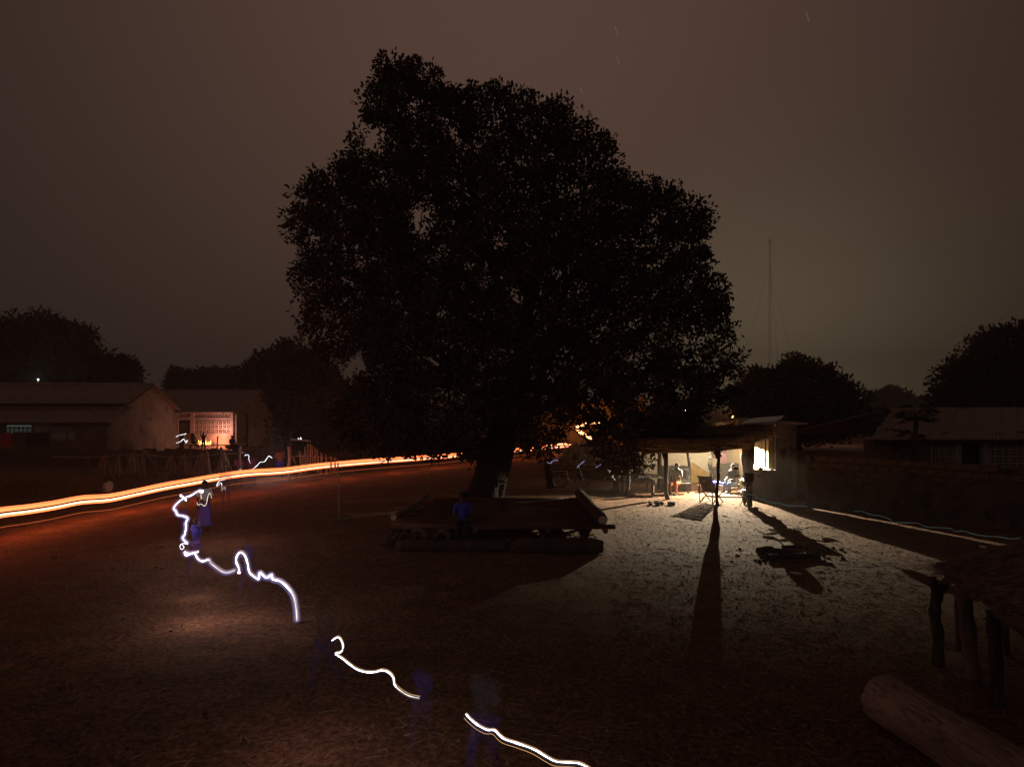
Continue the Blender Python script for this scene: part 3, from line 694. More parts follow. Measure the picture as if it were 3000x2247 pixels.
# hut with conical roof behind the shop, and pale wall
hut = thing('round_hut', 'pale round hut with conical thatched roof behind the porch', 'hut', (P(1935, 0, 48).x, 48, 0))
MB().tube([(0, 0, 0), (0, 0, 2.5)], 2.4, 22).build('wall', M['white'], hut, smooth=True)
MB().tube([(0, 0, 2.25), (0, 0, 3.0), (0, 0, 4.1)], [2.8, 1.6, .08], 22).build('roof', M['thatch'], hut)
ph = thing('pale_house', 'plain pale walled house behind the hanging leaves left of the porch', 'house', (P(2010, 0, 40).x, 40, 0))
MB().box((-.6, 0, 1.3), (5.4, .3, 2.6)).build('wall', M['white'], ph)
MB().poly([(-3.6, -.5, 2.55), (2.4, -.5, 2.55), (2.4, 3, 3.1), (-3.6, 3, 3.1)], (0, 0, .05)).build('roof', M['tin'], ph)

# ------------------------------------------------------------ brush shelter with bicycle, left of the shop
sk = thing('brush_shelter', 'collapsed brush and pole market shelter between trunk and porch', 'shelter', (3.2, 30, 0))
o2 = (3.2, 30, 0)
for pts, r in (([(1611, 1428, 29.5), (1609, 1400, 29.5), (1607, 1345, 29.5)], .17), ([(1805, 1443, 27.8), (1803, 1410, 27.8), (1800, 1375, 27.8)], .12), ([(1838, 1455, 26.6), (1840, 1420, 26.6), (1841, 1360, 26.6), (1841, 1310, 26.6)], .08), ([(1700, 1405, 33), (1700, 1330, 33)], .08), ([(1602, 1392, 31), (1600, 1350, 31)], .1)):
    crooked(sk, [PL(*p, o2) for p in pts], r)
for (a, b, r) in (((1612, 1392, 29.4), (1800, 1405, 28), .03), ((1590, 1371, 30), (1820, 1386, 28.6), .035), ((1600, 1362, 31), (1790, 1372, 30), .03)):
    MB().tube([PL(*a, o2), PL(*b, o2)], r, 6).build('rail', M['wood'], sk)
for k in range(34):
    t = k/33; b = P(1640+90*t, 1352, 31+1.5*t); tp = P(1668+95*t, 1300+random.uniform(-6, 4), 33+t)
    MB().tube([PL(1628+120*t+random.uniform(-4, 4), 1362+random.uniform(-8, 4), 31.0, o2), PL(1678+110*t+random.uniform(-8, 8), 1298+random.uniform(-5, 12), 33, o2)], [.03, .018], 5).build('roof_pole', M['twig'], sk)
bt = MB()
for k in range(700):
    t = random.random(); s = random.random(); c = PL(1632+44*s+116*t, 1358-56*s, 31+2*s-.06, o2); a = random.uniform(0, PI); L = random.uniform(.2, .5)
    bt.tube([c, c+Vector((math.cos(a)*L, random.uniform(-.1, .1), math.sin(a)*L))], [.014, .006], 3, cap=False)
o = bt.build('brush', M['twig'], sk); o['kind'] = 'stuff'
def bicycle(loc, rz):
    T = thing('bicycle', 'bicycle parked under the pole rail of the brush shelter', 'bicycle', loc, rz)
    for x in (-.52, .52):
        w = MB().ring((x, 0, .34), .33, .018, 'y', 26, 6).build('wheel', M['rubber'], T)
        m = MB().ring((x, 0, .34), .30, .008, 'y', 26, 4).ball((x, 0, .34), .03)
        for k in range(14): a = 2*PI*k/14; m.tube([(x, 0, .34), (x+.3*math.cos(a), 0, .34+.3*math.sin(a))], .004, 3, cap=False)
        m.build('rim', M['steel'], w)
    f = MB()
    for a, b in (((-.52, .34), (-.12, .3)), ((-.12, .3), (-.22, .78)), ((-.52, .34), (-.2, .72)), ((-.12, .3), (.38, .68)), ((-.2, .7), (.36, .78)), ((.36, .82), (.52, .34))):
        f.tube([(a[0], 0, a[1]), (b[0], 0, b[1])], .016, 6)
    f.build('frame', M['steel'], T)
    MB().tube([(.36, 0, .8), (.33, 0, .95)], .014, 6).tube([(.3, -.27, .97), (.36, 0, .95), (.3, .27, .97)], .014, 6).build('handlebar', M['steel'], T)
    MB().ball((-.24, 0, .84), .1, (1.3, .7, .4)).build('saddle', M['black'], T)
    MB().box((-.55, 0, .72), (.36, .12, .02)).tube([(-.52, .06, .34), (-.6, .06, .72)], .007, 4).build('rack', M['steel'], T)
    MB().ring((-.12, 0, .3), .09, .01, 'y', 14, 4).tube([(-.12, .05, .3), (-.02, .1, .17)], .01, 4).tube([(-.12, -.05, .3), (-.22, -.1, .43)], .01, 4).build('crank', M['steel'], T)
bicycle((P(1674, 0, 29.4).x, 29.4, 0), .12)
# corrugated bench
cb = thing('tin_topped_table', 'rough table covered by a bent pale corrugated sheet', 'table', (5.6, 27.3, 0))
o3 = (5.6, 27.3, 0)
mb = MB(); nn = 44
for j in range(5):
    for i in range(nn+1):
        u = i/nn; v = j/4; p = P(1862+83*u, 1410-4*v, 27.3); y = 27.0+1.5*v
        mb.v.append(Vector((p.x-5.6, y-27.3, .62+.05*v+.028*math.sin(i*PI/2.5)+.06*math.exp(-((u-.45)/.3)**2)-.1*(u < .12)*(1-v))))
for j in range(4):
    for i in range(nn): a = j*(nn+1)+i; mb.f.append((a, a+1, a+nn+2, a+nn+1))
mb.build('corrugated_sheet', M['tin_pale'], cb, smooth=True)
MB().box((-.5, .4, .5), (1.15, 1.3, .09)).build('table_top', M['wood'], cb)
for x, y in ((-1.0, -.1), (.0, -.1), (-1.0, 1.0), (.0, 1.0)): MB().tube([(x, y, 0), (x, y, .5)], .06, 7).build('leg', M['wood'], cb)

# ------------------------------------------------------------ reclining chair
def chair():
    T = thing('reclining_chair', 'wooden slatted reclining chair left of the slim porch post', 'chair', G(2082, 1472), math.radians(42))
    s = .255
    for y in (-.26, .26):
        MB().tube([(-.30, y, .02), (-.34, y, .86)], .022, 6).build('back_leg', M['wood'], T)
        MB().tube([(-.30, y, .0), (.42, y, .42)], .024, 6).build('side_rail', M['wood'], T)
        MB().tube([(.40, y, .0), (-.12, y, .42)], .022, 6).build('front_leg', M['wood'], T)
    me = None
    sl = MB().box((0, 0, 0), (.07, .56, .014)); me = bpy.data.meshes.new('slat'); me.from_pydata(sl.v, [], sl.f); me.update(); me.materials.append(M['bark'])
    for k in range(14):
        t = k/13
        p = Vector((-.40, 0, .95)).lerp(Vector((-.02, 0, .34)), t/.68) if t < .68 else Vector((-.02, 0, .34)).lerp(Vector((.34, 0, .40)), (t-.68)/.32)
        inst('slat', me, T, p, (0, math.radians(58) if t < .68 else math.radians(-8), 0))
    MB().tube([(-.40, -.3, .96), (-.40, .3, .96)], .025, 6).build('top_bar', M['wood'], T)
chair()

# ------------------------------------------------------------ motorbike
def motorbike():
    T = thing('motorcycle', 'black motorcycle with two mirrors parked before the lit porch', 'motorcycle', G(2188, 1484), math.radians(-11)); T.scale = (1.12, 1, 1.08)
    # local: front of the bike points to -y
    for k, y in enumerate((-.62, .62)):
        w = MB().ring((0, y, .29), .235, .055, 'x', 26, 8).build('tyre', M['rubber'], T)
        m = MB().ring((0, y, .29), .185, .014, 'x', 22, 5).tube([(-.06, y, .29), (.06, y, .29)], .045, 10)
        for a in range(6): m.tube([(0, y, .29), (0, y+.18*math.cos(a*PI/3), .29+.18*math.sin(a*PI/3))], .011, 4)
        m.build('rim', M['steel'], w)
    f = MB()
    for x in (-.085, .085):
        f.tube([(x, -.62, .29), (x*.9, -.47, .62), (x*.8, -.38, .92)], .022, 7)
    f.build('fork', M['steel'], T)
    MB().tube([(0, -.38, .84), (0, -.1, .55), (0, .12, .33), (0, .45, .36)], .04, 8).tube([(0, -.32, .7), (0, .2, .66), (0, .75, .72)], .032, 8).build('frame', M['black'], T)
    MB().ball((0, -.08, .74), .2, (.72, 1.35, .72), 14, 9).build('fuel_tank', M['black'], T, smooth=True)
    mb = MB().ball((0, .42, .80), .2, (.68, 2.0, .34), 14, 8); mb.build('seat', M['seat'], T, smooth=True)
    MB().box((0, .05, .40), (.24, .34, .26), j=.02).tube([(0, -.14, .44), (0, -.02, .44)], .1, 10).build('engine', M['steel'], T)
    mb = MB()
    mb.ball((0, -.47, .92), .15, (1, .7, 1.15), 14, 9).box((0, -.50, 1.03), (.28, .05, .18), 0, -.35)
    mb.build('front_cowl', M['black'], T)
    MB().ball((0, -.565, .88), .075, (1, .45, 1), 12, 8).build('headlight', M['solar'], T, smooth=True)
    MB().tube([(-.36, -.26, 1.0), (-.2, -.32, 1.02), (0, -.38, .97), (.2, -.32, 1.02), (.36, -.26, 1.0)], .015, 7).build('handlebar', M['steel'], T)
    for s in (-1, 1):
        MB().tube([(s*.36, -.25, 1.0), (s*.25, -.3, 1.0)], .023, 8).build('grip', M['rubber'], T)
        m = MB().tube([(s*.24, -.32, 1.02), (s*.28, -.36, 1.12), (s*.33, -.34, 1.2)], .008, 5).build('mirror_stalk', M['steel'], T)
        MB().ball((s*.36, -.34, 1.24), .06, (1.25, .3, .75), 10, 7).build('mirror', M['black'], m)
        MB().ball((s*.17, -.52, .84), .035).build('indicator', M['ochre'], T)
        MB().tube([(s*.05, -.25, .6), (s*.27, -.24, .5), (s*.28, -.15, .32), (s*.05, .02, .3)], .014, 6).build('crash_bar', M['steel'], T)
        MB().tube([(s*.05, .18, .28), (s*.24, .18, .27)], .02, 6).build('footrest', M['rubber'], T)
    m = MB()
    for i in range(9):
        a0 = math.radians(20+i*14)
    m.ring((0, -.62, .29), .31, .035, 'x', 12, 5, arc=.3, a0=math.radians(25)); m.build('front_mudguard', M['black'], T)
    MB().ring((0, .62, .29), .33, .04, 'x', 12, 5, arc=.3, a0=math.radians(20)).build('rear_mudguard', M['black'], T)
    MB().tube([(.13, .0, .25), (.15, .3, .24), (.16, .8, .34)], [.025, .045, .05], 9).build('exhaust', M['steel'], T)
    m = MB().tube([(-.12, .45, .74), (-.14, .85, .8), (.14, .85, .8), (.12, .45, .74)], .013, 6); m.build('luggage_rack', M['steel'], T)
    MB().ball((0, .92, .68), .05, (1.2, .5, .7)).build('tail_light', C['red'], T)
    MB().tube([(-.05, .1, .3), (-.2, .12, .0)], .014, 6).build('side_stand', M['steel'], T)
motorbike()

# ------------------------------------------------------------ log platform under the tree
pf = thing('log_platform', 'wide wooden pole sitting platform under the huge tree', 'platform', (0, 17, 0))
o4 = (0, 17, 0)
y0, y1 = 17.0, 22.2
for k in range(34):
    t = k/33; y = y0+(y1-y0)*t; xl = -2.95+.45*t+random.uniform(-.12, .12); xr = 2.1+.1*t+random.uniform(-.1, .15)
    r = random.uniform(.055, .085)
    pts = [(xl+(xr-xl)*i/5, y-17+random.uniform(-.02, .02), .50-r+.012*random.random()+.015*math.sin(i+k)) for i in range(6)]
    MB().tube(pts, [r, r*1.02, r, r*.97, r*.92, r*.88], 8).build('pole', M['wood_x'], pf, smooth=True)
for x in (-2.6, -.9, .9, 2.3):
    MB().tube([(x, -.2, .36), (x+.1, 2.5, .36), (x+.05, 5.3, .36)], .07, 9).build('cross_beam', M['wood'], pf, smooth=True)
MB().tube([(-2.95, -.12, .45), (-1.2, -.14, .44), (.6, -.13, .46), (2.55, -.12, .45)], [.085, .07, .08, .06], 10).build('front_beam', M['wood_x'], pf, smooth=True)
for pts, r in (([(1712, 1586, 17.3), (1712, 1560, 17.3), (1708, 1537, 17.3)], .13), ([(1335, 1590, 17.2), (1336, 1540, 17.2)], .13)):
    crooked(pf, [PL(*p, o4) for p in pts], r)
crooked(pf, [PL(1712, 1565, 17.3, o4), PL(1730, 1540, 17.3, o4)], .1, name='post_fork')
for x, y in ((-2.4, 22), (2.2, 22), (0, 22), (-2.3, 19.5), (2.25, 19.5)):
    crooked(pf, [(x, y-17, 0), (x+.03, y-17, .3)], .12)
def log(name, label, pts, r, m, cut='cut', grp=None, cat='log', j=.06):
    pts = [Vector(p) for p in pts]; c = pts[0].copy(); c.z = max(c.z-r, 0) if False else c.z
    T = thing(name, label, cat, c, 0, grp)
    q = smooth_path([p-c for p in pts], 6); k = len(q)
    endf = lambda i: .8 if i in (0, k-1) else .95 if i in (1, k-2) else 1
    mb = MB().tube(q, [r*endf(i)*(1+.05*math.sin(i*.9)+.03*random.random()) for i in range(k)], 16)
    for i, v in enumerate(mb.v): mb.v[i] = v+Vector((random.uniform(-1, 1), 0, random.uniform(-1, 1)))*r*j
    mb.build('bark', M[m], T, smooth=True)
    for e, nb in ((0, 1), (-1, -2)):
        d = (q[e]-q[nb]).normalized(); MB().tube([q[e], q[e]+d*.006], r*.72, 14).build('cut_end', M[cut], T)
    return T
log('side_log', 'slim peeled log with pale cut end along the left edge of the platform', [(-3.0, 17.3, .62), (-2.75, 19.3, .62), (-2.62, 21.9, .66)], .1, 'peeled', grp='logs along the platform sides')
log('side_log', 'thick barked log along the right edge of the platform', [(2.25, 16.95, .60), (2.2, 19.2, .62), (2.15, 22.2, .68)], .15, 'bark', grp='logs along the platform sides')
log('ground_log', 'long dark log lying on the ground before the platform, right half', [(.1, 15.95, .16), (1.0, 15.9, .18), (2.1, 15.75, .19)], .18, 'bark', 'bark', grp='logs lying before the platform')
log('ground_log', 'dark log lying on the ground before the platform, left half', [(-2.75, 16.2, .12), (-1.4, 16.15, .13), (-.1, 16.05, .13)], .135, 'bark', 'bark', grp='logs lying before the platform')
# hollow stump
stp = thing('hollow_stump', 'knotted hollow stump under the left end of the platform', 'stump', (-2.45, 16.9, 0))
mb = MB()
for k in range(22):
    a = 2*PI*k/22; x = .62*math.cos(a); y = .25*math.sin(a)
    mb.tube(smooth_path([(x*1.3, y, .0), (x*1.05, y+.05, .2), (x*.8+random.uniform(-.08, .08), y, .34+.08*random.random())], 3), [.1, .09, .085, .08, .075, .07, .06], 7)
mb.build('bark', M['bark'], stp, smooth=True)
MB().ring((.75, -.12, .2), .16, .06, 'y', 16, 7).ring((.15, -.2, .2), .2, .06, 'y', 14, 6).build('knot', M['wood'], stp)

# thin pole standing in the yard
yp = thing('iron_pole', 'thin upright metal pole standing in the yard left of the platform', 'pole', G(993, 1520))
MB().tube([(0, 0, 0), (-.01, 0, .9), (-.03, 0, 1.72)], .022, 8).build('shaft', M['steel'], yp)
MB().ball((0.12, 0, .0), .22, (1.3, .9, .2), 12, 6, .1).build('footing', M['stone'], yp)

# ------------------------------------------------------------ foreground right: goat shelter, posts and log
gs = thing('thatch_lean_to', 'low thatched lean-to roof at the right edge on wooden posts', 'shelter', (5.5, 8.4, 0))
o5 = Vector((5.5, 8.4, 0))
A1 = P(2758, 1658, 8.7); B1 = P(3060, 1840, 6.5); Cc = P(3150, 1560, 8.3); 
mb = MB(); n = 16
D1 = B1+(Cc-A1)
grid = {}
for j in range(n+1):
    for i in range(n+1):
        u, v = i/n, j/n; p = A1+(B1-A1)*u+(Cc-A1)*v; p = p+Vector((random.uniform(-.03, .03), random.uniform(-.03, .03), random.uniform(-.03, .03)+.05*math.sin(u*5+v*3))); mb.v.append(p-o5)
for j in range(n+1):
    for i in range(n+1): mb.v.append(mb.v[j*(n+1)+i]-Vector((0, 0, .16)))
K = (n+1)**2
for j in range(n):
    for i in range(n): a = j*(n+1)+i; mb.f.append((a, a+1, a+n+2, a+n+1)); mb.f.append((K+a, K+a+n+1, K+a+n+2, K+a+1))
for i in range(n):
    mb.f.append((i, K+i, K+i+1, i+1)); a = n*(n+1)+i; mb.f.append((a, a+1, K+a+1, K+a)); a = i*(n+1); mb.f.append((a, a+n+1, K+a+n+1, K+a)); a += n; mb.f.append((a, K+a, K+a+n+1, a+n+1))
mb.build('thatch_bed', M['thatch'], gs)
stw = MB(); dn = -(Cc-A1).normalized(); al = (B1-A1).normalized()
for k in range(9000):
    u, v = random.random(), random.random()**1.4; p = A1+(B1-A1)*u+(Cc-A1)*v-o5+Vector((0, 0, random.uniform(.0, .06)))
    d = (dn+al*random.uniform(-.5, .5)+Vector((0, 0, random.uniform(-.12, .28)))).normalized(); L = random.uniform(.1, .32); s = al*.011
    stw.v += [p-s, p+s, p+d*L]; b = len(stw.v); stw.f.append((b-3, b-2, b-1))
o = stw.build('straw', M['straw'], gs); o['kind'] = 'stuff'
for pts, r in (([(2846, 1990, 8.4), (2838, 1880, 8.4), (2826, 1760, 8.4), (2818, 1690, 8.5)], .085), ([(2808, 1905, 9.4), (2805, 1800, 9.4), (2806, 1690, 9.4)], .036), ([(2946, 1915, 9.3), (2944, 1830, 9.3), (2938, 1755, 9.3)], .052)):
    crooked(gs, [P(*p)-o5 for p in pts], r, 'wood')
fp = thing('forked_post', 'forked Y shaped wooden post beside the thatched lean-to', 'post', G(2747, 1945))
b = G(2747, 1945)
crooked(fp, [P(2747, 1950, 8.9)-b, P(2748, 1860, 8.9)-b, P(2738, 1800, 8.9)-b, P(2744, 1750, 8.9)-b, P(2746, 1728, 8.9)-b], .07, 'bark', 'stem')
crooked(fp, [P(2744, 1735, 8.9)-b, P(2736, 1715, 8.9)-b, P(2730, 1692, 8.9)-b], .055, 'bark', 'prong')
crooked(fp, [P(2748, 1738, 8.9)-b, P(2762, 1720, 8.9)-b, P(2774, 1700, 8.9)-b], .055, 'bark', 'prong')
sp_ = thing('cut_post', 'stout square topped post nearest the camera at the right', 'post', G(2922, 2060))
b = G(2922, 2060); crooked(sp_, [P(2922, 2062, 7.72)-b, P(2918, 1960, 7.72)-b, P(2912, 1860, 7.72)-b, P(2908, 1790, 7.72)-b], .07, 'bark', 'stem')
bigl = thing('big_log', 'huge weathered cracked log lying in the lower right corner', 'log', (3.95, 7.3, 0))
q = smooth_path([(0, 0, .24), (.11, -.85, .25), (.24, -1.73, .26), (.45, -2.9, .26)], 40); k = len(q); NS = 120
mb = MB().tube(q, [.25*(1+.03*math.sin(i*.15))*(.88 if i == 0 else .95 if i == 1 else 1) for i in range(k)], NS)
for i, v in enumerate(mb.v):
    ring = i//NS; a = (i % NS)/NS*2*PI; c = q[min(ring, k-1)]; rr = v-c; u = a*3.2+.25*math.sin(ring*.07); w_ = ring*.055
    c1 = abs(float(vnoise(u*2.0, w_, 1.0))); c2 = abs(float(vnoise(u*4.5+9, w_*1.7, 1.0)))
    mb.v[i] = c+rr*(1-.20*max(0, 1-c1/.045)-.10*max(0, 1-c2/.05)+.09*float(vnoise(u*.8, w_*.6, 1.0))+.03*float(vnoise(u*6, w_*5, 1.0)))
mb.build('bark', M['log'], bigl, smooth=True)
kn = MB().ball((0, 0, -.01), .05, (1, 1.2, .35), 12, 6, .1); kn.build('knot', M['mortar'], bigl).location = (.19, -1.3, .492)

# ------------------------------------------------------------ stick fence on the left
fn = thing('stick_fence', 'rustic stick fence with one long rail along the left roadside', 'fence', (-14, 34, 0))
of = Vector((-14, 34, 0))
rail = smooth_path([P(150, 1338, 34), P(258, 1340, 34), P(330, 1336, 34), P(420, 1332, 34), P(520, 1340, 34), P(620, 1332, 34), P(718, 1326, 34)], 5)
MB().tube([p-of for p in rail], .03, 6).build('rail', M['twig'], fn)
for px, t, b_, r in ((258, 1338, 1408, .06), (330, 1328, 1405, .075), (388, 1300, 1395, .05), (560, 1322, 1398, .05), (648, 1310, 1385, .07), (703, 1308, 1375, .08), (638, 1278, 1380, .035)):
    crooked(fn, [P(px+3, b_, 34)-of, P(px-2, (t+b_)/2, 34)-of, P(px, t, 34)-of], r, 'wood', 'post', 7)
crooked(fn, [P(455, 1400, 33.8)-of, P(452, 1360, 33.8)-of, P(435, 1340, 33.8)-of, P(420, 1318, 33.8)-of], .09, 'wood', 'post'); crooked(fn, [P(452, 1360, 33.8)-of, P(455, 1345, 33.8)-of], .07, 'wood', 'post_fork')
def stick_fan(cx, n, spread, ty=1338, by=1400, w=10, Yf=33.8):
    for k in range(n):
        t = (k+.5)/n-.5
        a = P(cx+t*w+random.uniform(-3, 3), ty+random.uniform(-6, 8), Yf); b = P(cx+t*spread+random.uniform(-5, 5), by+random.uniform(-12, 3), Yf-random.uniform(0, .5))
        m_ = (a+b)/2+Vector((random.uniform(-.05, .05), random.uniform(-.04, .04), 0))
        MB().tube([b-of, m_-of, a-of], [.022, .019, .013], 5).build('stick', M['twig'], fn)
for args in ((305, 12, 60), (345, 8, 44), (390, 14, 40, 1330, 1392, 30), (420, 9, 20), (500, 8, 50, 1332, 1385), (590, 17, 78, 1325, 1400), (605, 10, 40, 1325, 1398), (655, 11, 56, 1326, 1398), (540, 9, 60, 1334, 1390)):
    stick_fan(*args)
# right part of the fence: bright post and leaning sticks
f2 = thing('leaning_stick_fence', 'short bright fence of upright and leaning sticks beside the road', 'fence', (-10.3, 33, 0))
of = Vector((-10.3, 33, 0))
crooked(f2, [P(847, 1408, 32.6)-of, P(846, 1370, 32.6)-of, P(848, 1335, 32.6)-of, P(846, 1308, 32.6)-of], .075, 'peeled', 'post', 8)
crooked(f2, [P(850, 1390, 38)-of, P(851, 1262, 38)-of], .07, 'bark', 'post', 8)
for px, t, b_, lean in ((872, 1380, 1402, 18), (880, 1320, 1400, -3), (886, 1330, 1395, 3), (893, 1308, 1390, 2), (900, 1300, 1385, 4), (908, 1300, 1380, 2), (915, 1305, 1375, -2), (922, 1310, 1380, 2), (930, 1315, 1385, -3), (940, 1325, 1392, 2), (868, 1335, 1400, -24), (955, 1330, 1395, -2), (968, 1335, 1392, 2), (980, 1340, 1390, 3)):
    a = P(px+lean*.5, t, 33); b = P(px-lean*.5, b_, 33)
    MB().tube([b-of, (a+b)/2-of+Vector((.03, 0, 0)), a-of], [.045, .04, .03], 6).build('stick', M['peeled'], f2)
MB().tube([P(862, 1336, 32.9)-of, P(900, 1335, 32.9)-of, P(990, 1345, 32.9)-of], .02, 5).build('rail', M['twig'], f2)
MB().tube([P(850, 1287, 38)-of, P(910, 1292, 38)-of], .05, 6).build('rail', M['twig'], f2)
# dark low mat wall behind the fence
mw = thing('reed_screen', 'dark low reed screen behind the stick fence', 'screen', (-21, 41, 0))
reed = MB().box((0, 0, 0), (.36, .05, 1.0), j=.01); rme = bpy.data.meshes.new('reed_panel'); rme.from_pydata(reed.v, [], reed.f); rme.update(); rme.materials.append(M['thatch'])
for k in range(42): inst('reed_panel', rme, mw, (-9.5+.385*k, .4*math.sin(k*.3), .5+random.uniform(-.05, .05)), (0, random.uniform(-.03, .03), 0), (1, 1, random.uniform(.85, 1.15)))
# dry grass tussocks
def tussock(px, py, n, h, w, label):
    b = G(px, py); T = thing('grass_tussock', label, 'grass', b, 0, 'dry grass clumps beside the left fence')
    m_ = MB()
    for k in range(n):
        x = random.gauss(0, w); y = random.gauss(0, .3); L = h*random.uniform(.5, 1.1); a = random.uniform(-.5, .5)+x*.3
        p0 = Vector((x, y, 0)); p1 = p0+Vector((a*L*.4, random.uniform(-.1, .1), L*.6)); p2 = p0+Vector((a*L, random.uniform(-.3, .3), L*random.uniform(.8, 1)))
        m_.tube([p0, p1, p2], [.008, .007, .003], 3, cap=False)
    m_.build('blades', M['grass'], T)['kind'] = 'stuff'
for a in ((20, 1452, 300, .95, .5, 'dry grass clump at the left edge of the picture'), (85, 1450, 260, .8, .4, 'dry grass clump second from the left edge'), (135, 1446, 240, .75, .4, 'dry grass clump in the middle of the left verge'),
          (200, 1445, 300, .8, .45, 'widest dry grass clump left of the white litter'), (250, 1440, 150, .6, .3, 'small dry grass clump beside the white litter'), (470, 1405, 120, .5, .4, 'thin grass clump at the foot of the forked fence post'), (560, 1402, 100, .4, .4, 'low grass clump under the fence by the torch trail')):
    tussock(*a)
# white litter bag
lb = thing('litter_bag', 'crumpled white litter bag lying at the left roadside', 'litter', G(316, 1440))
MB().ball((0, 0, .13), .2, (1, .7, 1.1), 8, 6, .3).box((.1, 0, .34), (.22, .05, .12), 0, 0, .5).build('bag', M['paper'], lb)
MB().ball((-.28, 0, .08), .1, (1.3, .7, .7), 7, 5, .3).build('scrap', C['grey'], lb)

# furniture and jumble at house B
ch = thing('metal_chair', 'slatted metal chair propped against the second left house', 'chair', (-22.6, 60.0, 0))
for k in range(7): MB().tube([(-.5+.17*k, 0, .75), (-.42+.17*k+.1, .1, 1.9)], .02, 5).build('slat', M['steel'], ch)
MB().tube([(-.55, 0, .7), (.6, 0, .7)], .03, 5).tube([(-.4, .1, 1.9), (.7, .1, 1.9)], .03, 5).build('frame', M['steel'], ch)
for x in (-.5, .55): MB().tube([(x, 0, 0), (x, 0, .9)], .03, 5).build('leg', M['steel'], ch)
jb = MB()
for k in range(26): jb.ball((random.uniform(-2.4, 2.6), random.uniform(-.4, .4), .15+random.uniform(0, .25)), random.uniform(.12, .3), (1.2, 1, .7), 7, 5, .2)
o = jb.build('rubble_heap', M['stone'], None); o.location = (-22.0, 58.8, 0); tag(o, 'heap of stones and pots at the foot of the second house gable', 'heap')

# cooking fire
fr = thing('cooking_fire', 'glowing cooking fire on the ground before the pink perforated wall', 'fire', (P(598, 0, 57.5).x, 57.5, 0))
em = MB()
for k in range(16): em.ball((random.uniform(-.5, .5), random.uniform(-.2, .2), .5+random.uniform(0, .1)), random.uniform(.05, .1), (1, 1, .7), 6, 4)
em.build('embers', M['ember'], fr)
for k in range(6):
    x = -.5+.2*k; h = random.uniform(.18, .42); MB().tube([(x, 0, .5), (x+.03, 0, .5+h*.5), (x+.06, 0, .5+h)], [.06, .05, .004], 6).build('flame', M['flame'], fr)
for k in range(5): a = k*1.3; MB().tube([(math.cos(a)*.7, math.sin(a)*.5, .4), (0, 0, .55)], .05, 6).build('firewood', M['bark'], fr)
MB().box((.9, -.3, .46), (4.4, .5, .08)).box((-1, -.3, .2), (.1, .4, .4)).box((2.8, -.3, .2), (.1, .4, .4)).build('hearth_bench', M['wood'], fr)
fl = bpy.data.lights.new('fire_light', 'POINT'); fl.energy = 80; fl.color = (1, .33, .14); fl.shadow_soft_size = .25
fo = bpy.data.objects.new('fire_light', fl); COL.objects.link(fo); fo.parent = fr; fo.location = (.5, 1.55, .6)
# lamps on posts: glowing ball, stand and point light
def lantern(name, label, loc, e, colr, r=.06, soft=.08):
    T = thing(name, label, 'lamp', loc)
    MB().ball((0, 0, 0), r, nu=10, nv=8).build('glass', emi(name+'_glass', colr, 12), T)
    MB().tube([(0, 0, -r*1.2), (0, 0, -loc[2])], .02, 6).build('stand', M['wood'], T)
    l = bpy.data.lights.new('light', 'POINT'); l.energy = e; l.color = colr; l.shadow_soft_size = soft
    lo = bpy.data.objects.new('light', l); COL.objects.link(lo); lo.parent = T; lo.location = (0, -r-.06, r+.06)
lantern('post_lamp', 'white lamp on a post behind the long left house among the leaves', tuple(P(112, 1112, 66)), 60, (.9, 1, .95))
lantern('post_lamp', 'small white lamp on a post glimpsed through the domed tree', tuple(P(2462, 1222, 66)), 60, (1, .98, .9))
lantern('post_lamp', 'orange lamp on a post glowing behind the porch roof', tuple(P(2147, 1222, 70)), 700, (1, .3, .08), .12)
lantern('post_lamp', 'pale lamp behind the hanging leaves above the pale house', tuple(P(2010, 1204, 46)), 25, (1, .85, .7))

# radio mast
ms = thing('radio_mast', 'tall thin guyed radio mast far behind the shop', 'mast', (P(2256, 0, 200).x, 200, 0))
t_ = MB(); H = P(0, 702, 200).z
for k in range(3):
    a = 2*PI*k/3; t_.tube([(.5*math.cos(a), .5*math.sin(a), 0), (.22*math.cos(a), .22*math.sin(a), H)], .028, 4)
for k in range(60):
    z = H*k/60; a = 2*PI*(k % 3)/3; b_ = a+2*PI/3; t_.tube([(.45*math.cos(a), .45*math.sin(a), z), (.4*math.cos(b_), .4*math.sin(b_), z+H/60)], .018, 3)
t_.build('lattice', M['steel'], ms)
for k in range(3):
    a = 2*PI*k/3+.4; MB().tube([(0, 0, H*.85), (14*math.cos(a), 14*math.sin(a), 0)], .02, 3).build('guy_wire', M['steel'], ms)
MB().box((0, 0, H*.985), (1.3, .1, .12)).box((0, 0, H+.4), (.12, .1, .9)).build('antenna', M['steel'], ms)
# star streaks
for (x, y, dx, dy) in ((1801, 78, 10, 28), (1807, 168, 9, 24), (2362, 36, 8, 28), (1700, 255, 6, 22)):
    a = P(x, y, 1500); b = P(x+dx, y+dy, 1500)
    tag(MB().tube([a, b], [.45, .45], 4).build('star', M['star'], None), kind='structure')

